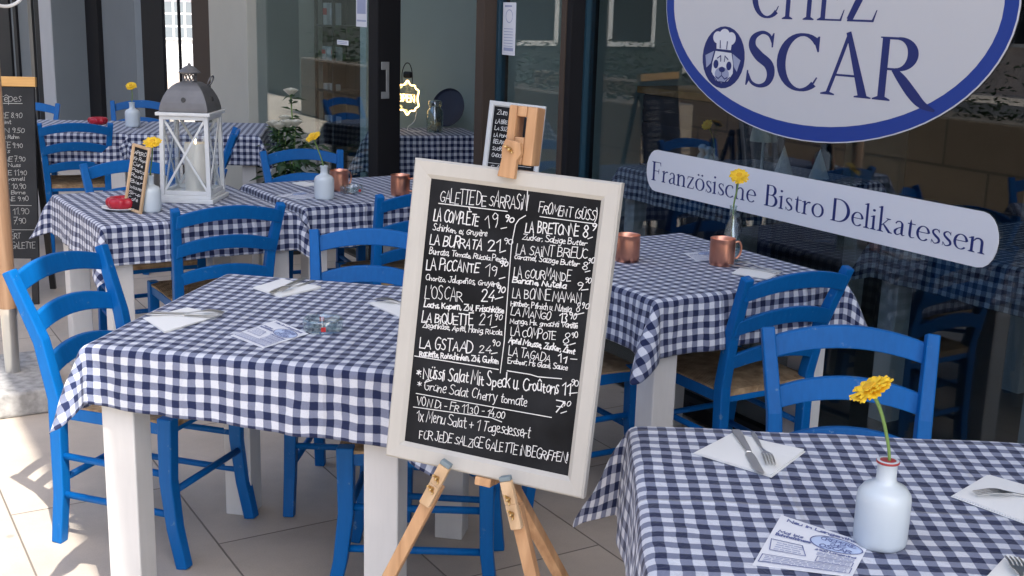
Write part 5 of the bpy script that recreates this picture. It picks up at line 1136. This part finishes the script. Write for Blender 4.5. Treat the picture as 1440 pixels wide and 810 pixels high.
# ---- lantern with a candle
LA = rad(-2.3); lc = Vector((-1.350, 4.925, 0))
ln = thing('lantern', 'white wooden lantern with crossed bars and grey metal roof', 'lantern', (lc.x, lc.y, ZT), LA); ln.scale = (.83, .83, .905)
MB().box(-.142, .142, -.142, .142, 0, .018).build('base', 'white_wood', ln, bev=.003); MB().box(-.128, .128, -.128, .128, .018, .034).build('base_step', 'white_wood', ln, bev=.003)
for sx in (-1, 1):
    for sy in (-1, 1): MB().bar([(sx*.117, sy*.117, .034), (sx*.110, sy*.110, .392)], .021, .021).build('corner_post', 'white_wood', ln, bev=.002)
def lside(p, q, k):   # bars of one glazed side between two corner points
    d = (Vector(q)-Vector(p)).normalized(); a0, b0 = Vector(p)+d*.010, Vector(q)-d*.010
    up = Vector((0, 0, 1)); inn = Vector((-d.y, d.x, 0))
    for hz_ in (.044, .384): MB().bar([a0+up*hz_, b0+up*hz_], .018, .016, side=(0, 0, 1)).build('side_rail', 'white_wood', ln, bev=.0015)
    o1 = inn*.0; MB().bar([a0+up*.052, b0*.98+up*.376], .011, .007, side=(0, 0, 1)).build('cross_bar', 'white_wood', ln, bev=.001)
    MB().bar([b0+up*.052+inn*.0075, a0*.98+up*.376+inn*.0075], .011, .007, side=(0, 0, 1)).build('cross_bar', 'white_wood', ln, bev=.001)
    c = (Vector(p)+Vector(q))/2; gw = (b0-a0).length/2-.004
    mb = MB(); mb.prism([(-gw, .053), (gw, .053), (gw*.96, .375), (-gw*.96, .375)], .013, .0145, lambda x, z, dd: tuple(c+d*x+inn*dd+up*z)); mb.build('pane', 'lantern_glass', ln)
cs_ = [(-.115, -.115, 0), (.115, -.115, 0), (.115, .115, 0), (-.115, .115, 0)]
for k in range(4): lside(cs_[k], cs_[(k+1) % 4], k)
MB().box(-.136, .136, -.136, .136, .393, .408).build('top_plate', 'white_wood', ln, bev=.003)
mb = MB(); rings = []
for h_, z in ((.122, .4085), (.120, .425), (.114, .450), (.103, .478), (.088, .503), (.070, .522), (.052, .534), (.040, .538)): rings.append([(-h_, -h_, z), (h_, -h_, z), (h_, h_, z), (-h_, h_, z)])
mb.ring_loft(rings); rf = mb.build('roof', 'grey_metal', ln, bev=.004)
for k in range(4):
    a = k*math.pi/2; m_ = Matrix.Rotation(a, 4, 'Z') @ Matrix.Translation((0, -.1105, .463)) @ Matrix.Rotation(rad(90-22), 4, 'X')
    mb = MB(); mb.lathe([(.001, -.001), (.011, -.001), (.011, .0035), (.001, .0035)], 18, m_); mb.build('vent_hole', 'gum', rf)
mb = MB()
for k in range(12):
    a = 2*math.pi*k/12; b_ = a+.55
    mb.tube([(.034*math.cos(a), .034*math.sin(a), .538), (.034*math.cos(b_), .034*math.sin(b_), .578)], .0028, 6); mb.tube([(.034*math.cos(b_), .034*math.sin(b_), .538), (.034*math.cos(a), .034*math.sin(a), .578)], .0028, 6)
mb.lathe([(.03, .534), (.038, .534), (.038, .542), (.03, .542)], 24); mb.lathe([(.03, .574), (.038, .574), (.038, .582), (.03, .582)], 24)
mb.build('chimney', 'grey_metal', ln, smooth=False)
MB().lathe([(.052, .578), (.054, .582), (.024, .606), (.008, .612), (.008, .620), (.001, .622)], 28).build('chimney_cap', 'grey_metal', ln, auto=40)
mb = MB(); mb.tube([(.105+.010*math.cos(a_), .0+.034*math.sin(a_*1.0), .545+.022*math.cos(a_)) for a_ in [k*2*math.pi/24 for k in range(25)]], .004, 8, cap=False); mb.build('carrying_ring', 'grey_metal', ln, smooth=True)
cn = thing('candle', 'thick cream pillar candle inside the lantern', 'candle', (lc.x+.015, lc.y, ZT+.0345))
MB().lathe([(.001, 0), (.046, 0), (.047, .004), (.047, .196), (.044, .202), (.036, .198), (.001, .196)], 36).build('wax', 'candle_wax', cn, auto=40)
MB().lathe([(.0005, .1965), (.0045, .202), (.005, .208), (.0025, .218), (.0003, .224)], 12).build('flame_tip', 'flame', cn, smooth=True)

# ---- small chalkboard, red bowl and saucer on the lantern table
m4 = Matrix.Translation((-1.478, 4.575, ZT+.132)) @ Matrix.Rotation(rad(-38), 4, 'Z') @ Matrix.Rotation(rad(5), 4, 'Y') @ Matrix.Rotation(rad(-9), 4, 'X')
L4 = [(tx, -.042, .092-.0225*k, -.042+.0042*W_, .092-.0225*k, .013, 1) for k, (tx, W_) in enumerate((("APERO", 18), ("Kir Royal", 20), ("Cidre", 15), ("Pastis", 19), ("Rosé", 17), ("Bier", 18), ("Wasser", 20), ("Sirup", 18), ("Café", 15)))]
framed_board('tiny wood framed chalkboard leaning beside the white vase on the lantern table', m4, .112, .262, .012, 'pale_wood', .012, L4, [], .85, 'table_chalkboard', 'chalkboard')
def red_bowl(label, loc):
    t = thing('red_bowl', label, 'bowl', loc, 0, 'red fluted bowls')
    MB().lathe([(.001, 0), (.048, 0), (.060, .014), (.062, .030), (.054, .042), (.040, .044), (.026, .036), (.022, .018), (.001, .016)], 64, None, 9, .055).build('bowl', 'red_ceramic', t, smooth=True)
    return t
def saucer(label, loc):
    t = thing('saucer', label, 'saucer', loc, 0); MB().lathe([(.001, 0), (.045, 0), (.050, .003), (.079, .011), (.081, .013), (.078, .0145), (.048, .007), (.001, .0055)], 40).build('plate', 'white_wood', t, auto=50); return t
saucer('white saucer under the red bowl on the lantern table', (-1.548, 4.62, ZT)); red_bowl('red fluted bowl on a white saucer on the lantern table', (-1.548, 4.62, ZT+.007))
red_bowl('red bowl on the far table behind the crepe board', (-2.738, 7.765, ZT))

# ---- white roses in a tall dark pot between chair and glass
rp = thing('rose_pot', 'tall dark pot of white roses with dark leaves in front of the shop glass', 'plant', ST(7.14, 2.66))
MB().lathe([(.001, 0), (.10, 0), (.125, .30), (.135, .32), (.12, .33), (.11, .30), (.001, .28)], 28).build('pot', 'black_metal', rp, auto=40)
rr = random.Random(12)
heads = [(.0, .02, 1.0, .050), (-.11, .0, .80, .046), (-.065, -.03, .79, .050), (-.015, -.02, .805, .052), (.035, -.03, .81, .046), (.10, .0, .70, .036), (-.04, .03, .835, .042)]
AX = Vector((math.cos(.15), math.sin(.15), 0))
lf = MB(); 
def leafy(c, d, L, w_):
    d = d.normalized(); s_ = d.cross(Vector((0, 0, 1)));  s_ = s_.normalized() if s_.length > .01 else Vector((1, 0, 0)); n_ = s_.cross(d)
    ids = [lf.vert(c), lf.vert(c+d*L*.4+s_*w_-n_*.006), lf.vert(c+d*L*.45+n_*.004), lf.vert(c+d*L*.4-s_*w_-n_*.006), lf.vert(c+d*L-n_*.02*L/.08)]
    lf.face([ids[0], ids[1], ids[2]]); lf.face([ids[0], ids[2], ids[3]]); lf.face([ids[1], ids[4], ids[2]]); lf.face([ids[2], ids[4], ids[3]])
for hx_, hy_, hz, hr_ in heads:
    h = AX*hx_+Vector((0, hy_, hz)); b0 = Vector((rr.uniform(-.03, .03), rr.uniform(-.03, .03), .3)); mid = (h+b0)/2+Vector((rr.uniform(-.05, .05), rr.uniform(-.02, .02), .04))
    pts = catmull([tuple(b0), tuple(mid), tuple(h)], 8); MB().tube(pts, .0045, 7).build('flower_stem', 'stem', rp, smooth=True)
    for p in pts[4:]:
        for _ in range(2):
            a = rr.uniform(0, 6.28); leafy(Vector(p), Vector((math.cos(a), math.sin(a), rr.uniform(-.4, .5))), rr.uniform(.05, .10), rr.uniform(.014, .026))
    mb = MB()
    for sh, (q, n_, op) in enumerate(((.42, 4, .1), (.66, 6, .35), (.9, 7, .75), (1.02, 7, 1.1))):
        for k in range(n_):
            a = 2*math.pi*(k+.4*sh)/n_+rr.uniform(-.2, .2); d = Vector((math.cos(a), math.sin(a), 0)); s_ = Vector((-d.y, d.x, 0)); rws = []
            for v, rad_, zz in ((0, .15, -.5), (.5, .62, -.15), (1, .85+op*.12, .42-op*.22)):
                rws.append([mb.vert(h+(d*math.cos(u*.75)+s_*math.sin(u*.75))*hr_*q*rad_+Vector((0, 0, hr_*(zz+.5-.06*u*u)))) for u in (-1, 0, 1)])
            for r0, r1 in zip(rws[:-1], rws[1:]):
                for i in range(2): mb.face([r0[i], r0[i+1], r1[i+1], r1[i]])
    mb.build('rose_bloom', 'rose', rp, smooth=True)
for _ in range(150):
    a = rr.uniform(0, 6.28); r_ = rr.random()**.6*.20; leafy(AX*(r_*math.cos(a))+Vector((0, r_*math.sin(a)*.7, rr.uniform(.36, .72))), Vector((math.cos(a), math.sin(a), rr.uniform(-.6, .5))), rr.uniform(.06, .12), rr.uniform(.018, .034))
lf.build('leaves', 'leaf', rp)

# ================================================================== INSIDE THE SHOP
# neon sign hanging by its cable loop
nb = ST(7.0, 3.405, .985)
ne = thing('open_neon_sign', 'glowing orange neon sign reading OPEN hanging inside the door', 'neon sign', nb, FR-.42+math.pi/2-.62)
NW, NH = .092, .112
def tubep(pts, r=.0042, close=False): 
    q = catmull(pts, 6); MB_ = MB(); MB_.tube(q, r, 8); return MB_
sh_ = [(-.60, .72), (-.28, .74), (0, .98), (.28, .74), (.60, .72), (.72, .55), (.95, .42), (.86, 0), (.95, -.42), (.72, -.55), (.60, -.72), (.28, -.74), (0, -.98), (-.28, -.74), (-.60, -.72), (-.72, -.55), (-.95, -.42), (-.86, 0), (-.95, .42), (-.72, .55), (-.60, .72)]
tubep([(x*NW, 0, z*NH) for x, z in sh_]).build('border_tube', 'neon', ne, smooth=True)
mb = MB(); x = -.068
for ch in 'OPEN':
    adv, sts = strokes_of(ch)
    for pl in sts: mb.tube([((x+px*.0046), 0, -.027+py*.0048) for px, py in pl], (.0026), 7)
    x += adv*.0046+.003
mb.build('letters', 'neon', ne, smooth=True)
mb = MB(); mb.prism([(x*NW*1.03, z*NH*1.03) for x, z in sh_[:-1]], .012, .018, lambda a, b, d: (a, d, b)); mb.build('backing', 'glassware', ne)
MB().tube(catmull([(-.045, .006, .085), (-.045, .006, .16), (-.02, .006, .215), (.012, .006, .215), (.032, .006, .16), (.032, .006, .085)], 6), .003, 7).build('hanging_cable', 'black_metal', ne, smooth=True)
MB().box(-.036, .026, -.004, .024, .125, .168).build('hanger_block', 'black_metal', ne, bev=.012)
MB().tube(catmull([(.06, .02, -.09), (.045, .02, -.15), (.01, .0, -.185), (.02, -.02, -.2085), (.07, -.03, -.2085), (.11, .0, -.2085)], 6), .0028, 7).build('power_cable', 'white_wood', ne, smooth=True)
jr = thing('glass_jar', 'clear glass jar holding corks on the table inside the door', 'jar', ST(6.86, 3.535, .7745))
MB().lathe([(.001, 0), (.050, 0), (.054, .006), (.054, .135), (.040, .155), (.038, .165), (.036, .163), (.037, .153), (.050, .133), (.050, .008), (.001, .006)], 32).build('jar_glass', 'glassware', jr, auto=50)
MB().lathe([(.036, .165), (.045, .166), (.046, .195), (.040, .203), (.001, .205)], 32).build('lid', 'glassware', jr, auto=50)
rr = random.Random(2)
for k in range(16):
    p = Vector((rr.uniform(-.03, .03), rr.uniform(-.03, .03), rr.uniform(.018, .055))); d = Vector((rr.uniform(-1, 1), rr.uniform(-1, 1), rr.uniform(-.4, 1))).normalized()*.017
    MB().tube([p-d, p+d], .0095, 8).build('cork', 'cork', jr)
tr_ = thing('round_tray', 'dark round tray leaning on the wall beside the glass jar', 'tray', ST(7.12, 3.76, .7745), FR+.5)
m_ = Matrix.Translation((0, .02, .128)) @ Matrix.Rotation(rad(74), 4, 'X')
mb = MB(); mb.lathe([(.001, 0), (.118, 0), (.128, .014), (.131, .014), (.121, -.004), (.001, -.004)], 40, m_); mb.build('tray', 'navy_panel', tr_, auto=40)
# product rack behind the left glass
rk = thing('product_rack', 'dark shelf rack with white and red packets behind the glass', 'rack', ST(8.46, 3.42, .013), FR)
for sx in (-.17, .17):
    for sy in (0, .26): MB().box(sx-.012, sx+.012, sy, sy+.02, 0, 1.75).build('upright', 'black_metal', rk)
MB().box(-.155, .155, .263, .275, 0, 1.75).build('rear_panel', 'gum', rk)
for k, z in enumerate((.45, .66, .90, 1.12, 1.38, 1.62)): MB().box(-.157, .157, .0, .262, z, z+.014).build('shelf', 'black_metal', rk)
for z, xs, kk in ((.9145, (-.08, .05), 'white_paint'), (1.1345, (-.10, .0, .09), 'white_paint'), (1.3945, (-.07, .07), 'white_paint'), (.6745, (-.06, .06), 'white_paint'), (1.6345, (-.08, .05), 'red_sign')):
    for i, x in enumerate(xs):
        hgt = .045 if z < 1.1 else (.10 if z < 1.3 else .16)
        pk = thing('food_packet', f'{"red" if kk == "red_sign" else "white"} packet standing on the dark shelf rack behind the glass', 'packet', rk.matrix_basis @ Vector((x, .04, z)), FR, 'packets on the shelf rack')
        MB().box(-.036, .036, 0, .06, 0, hgt).build('packet', kk, pk, bev=.004)
        if hgt > .05: MB().box(-.037, .037, -.0012, .0, hgt*.45, hgt*.75).build('packet_label', 'red_sign' if (i % 2 == 0) else 'paper', pk)
cb = thing('darkening_cupboard', 'tall black cupboard added to darken the view through the left shop glass', 'cupboard', ST(9.2, 4.30, .013), FR)  # added piece, black so that this part of the glass looks dark
MB().box(-.19, .2, -.62, .7, 0, 2.1).build('carcass', 'black_metal', cb, bev=.004)
for k in (-1, 1): MB().box(.201, .215, k*.335-.30, k*.335+.32, .06, 2.05).build('door_leaf', 'black_metal', cb, bev=.003)
# counter
ct = thing('bar_counter', 'navy bar counter with orange wooden top inside the window', 'counter', ST(6.35, 5.35), FR)
MB().box(-.75, .70, .05, .65, .013, .985).build('front_panel', 'navy_panel', ct); MB().box(-.78, .74, 0, .7, .9855, 1.035).build('countertop', 'counter_wood', ct, bev=.004)
mb = MB()
for k in range(9): mb.box(-.75, .70, .040, .0495, .09+k*.1, .17+k*.1)
mb.build('cladding_boards', 'navy_panel', ct)
# table lamp, napkin cones, shakers, flower on the lamp table
tl = thing('table_lamp', 'small white table lamp inside the window above the sign strip', 'lamp', ST(4.66, 4.34, ZT))
MB().lathe([(.001, 0), (.045, 0), (.045, .012), (.008, .016), (.007, .20), (.001, .20)], 24).build('lamp_base', 'white_wood', tl, auto=40)
MB().lathe([(.072, .175), (.050, .315), (.049, .315), (.071, .175)], 32).build('lamp_shade', 'lamp_shade', tl, auto=40)
def cone(label, loc):
    t = thing('napkin_cone', label, 'napkin', loc, .4, 'napkins folded into standing cones'); mb = MB(); n = 12
    lo = [mb.vert((.055*math.cos(2*math.pi*k/n), .045*math.sin(2*math.pi*k/n), 0)) for k in range(n)]; hi = mb.vert((-.005, 0, .155))
    for k in range(n): mb.face([lo[k], lo[(k+1) % n], hi])
    mb.face(lo); mb.build('folded_cone', 'napkin', t); return t
k0 = cone('standing white napkin cone beside the small lamp inside the window', ST(4.62, 4.46, ZT)); dup(k0, ST(4.44, 4.54, ZT), .1, 'standing white napkin cone right of the lamp inside the window')
for k, (s_, t_) in enumerate(((5.12, 4.32), (5.02, 4.28))):
    q = thing('shaker', 'white bulbous shaker on the lamp table inside the window', 'shaker', ST(s_, t_, ZT), 0, 'pair of shakers on the lamp table')
    MB().lathe([(.001, 0), (.032, 0), (.036, .02), (.026, .05), (.014, .065), (.024, .08), (.026, .095), (.014, .108), (.001, .110)], 24).build('shaker_body', 'stoneware', q, smooth=True)
flower('yellow gerbera standing between the shakers inside the window', ST(5.07, 4.36, ZT), [(.0, .0, .0), (.0, .0, .1), (-.02, .0, .17), (-.05, -.01, .22)], (-.6, -.6, .5), .034, 9)
# block wall at the back of the shop's right half
bw = thing('stone_bench', 'brown stone block bench wall inside the window at the right', 'wall', ST(3.2, 5.9, .013), FR)
MB().box(-1.0, 2.6, 0, .25, 0, 1.15).build('block_face', 'block_wall', bw, bev=.01)
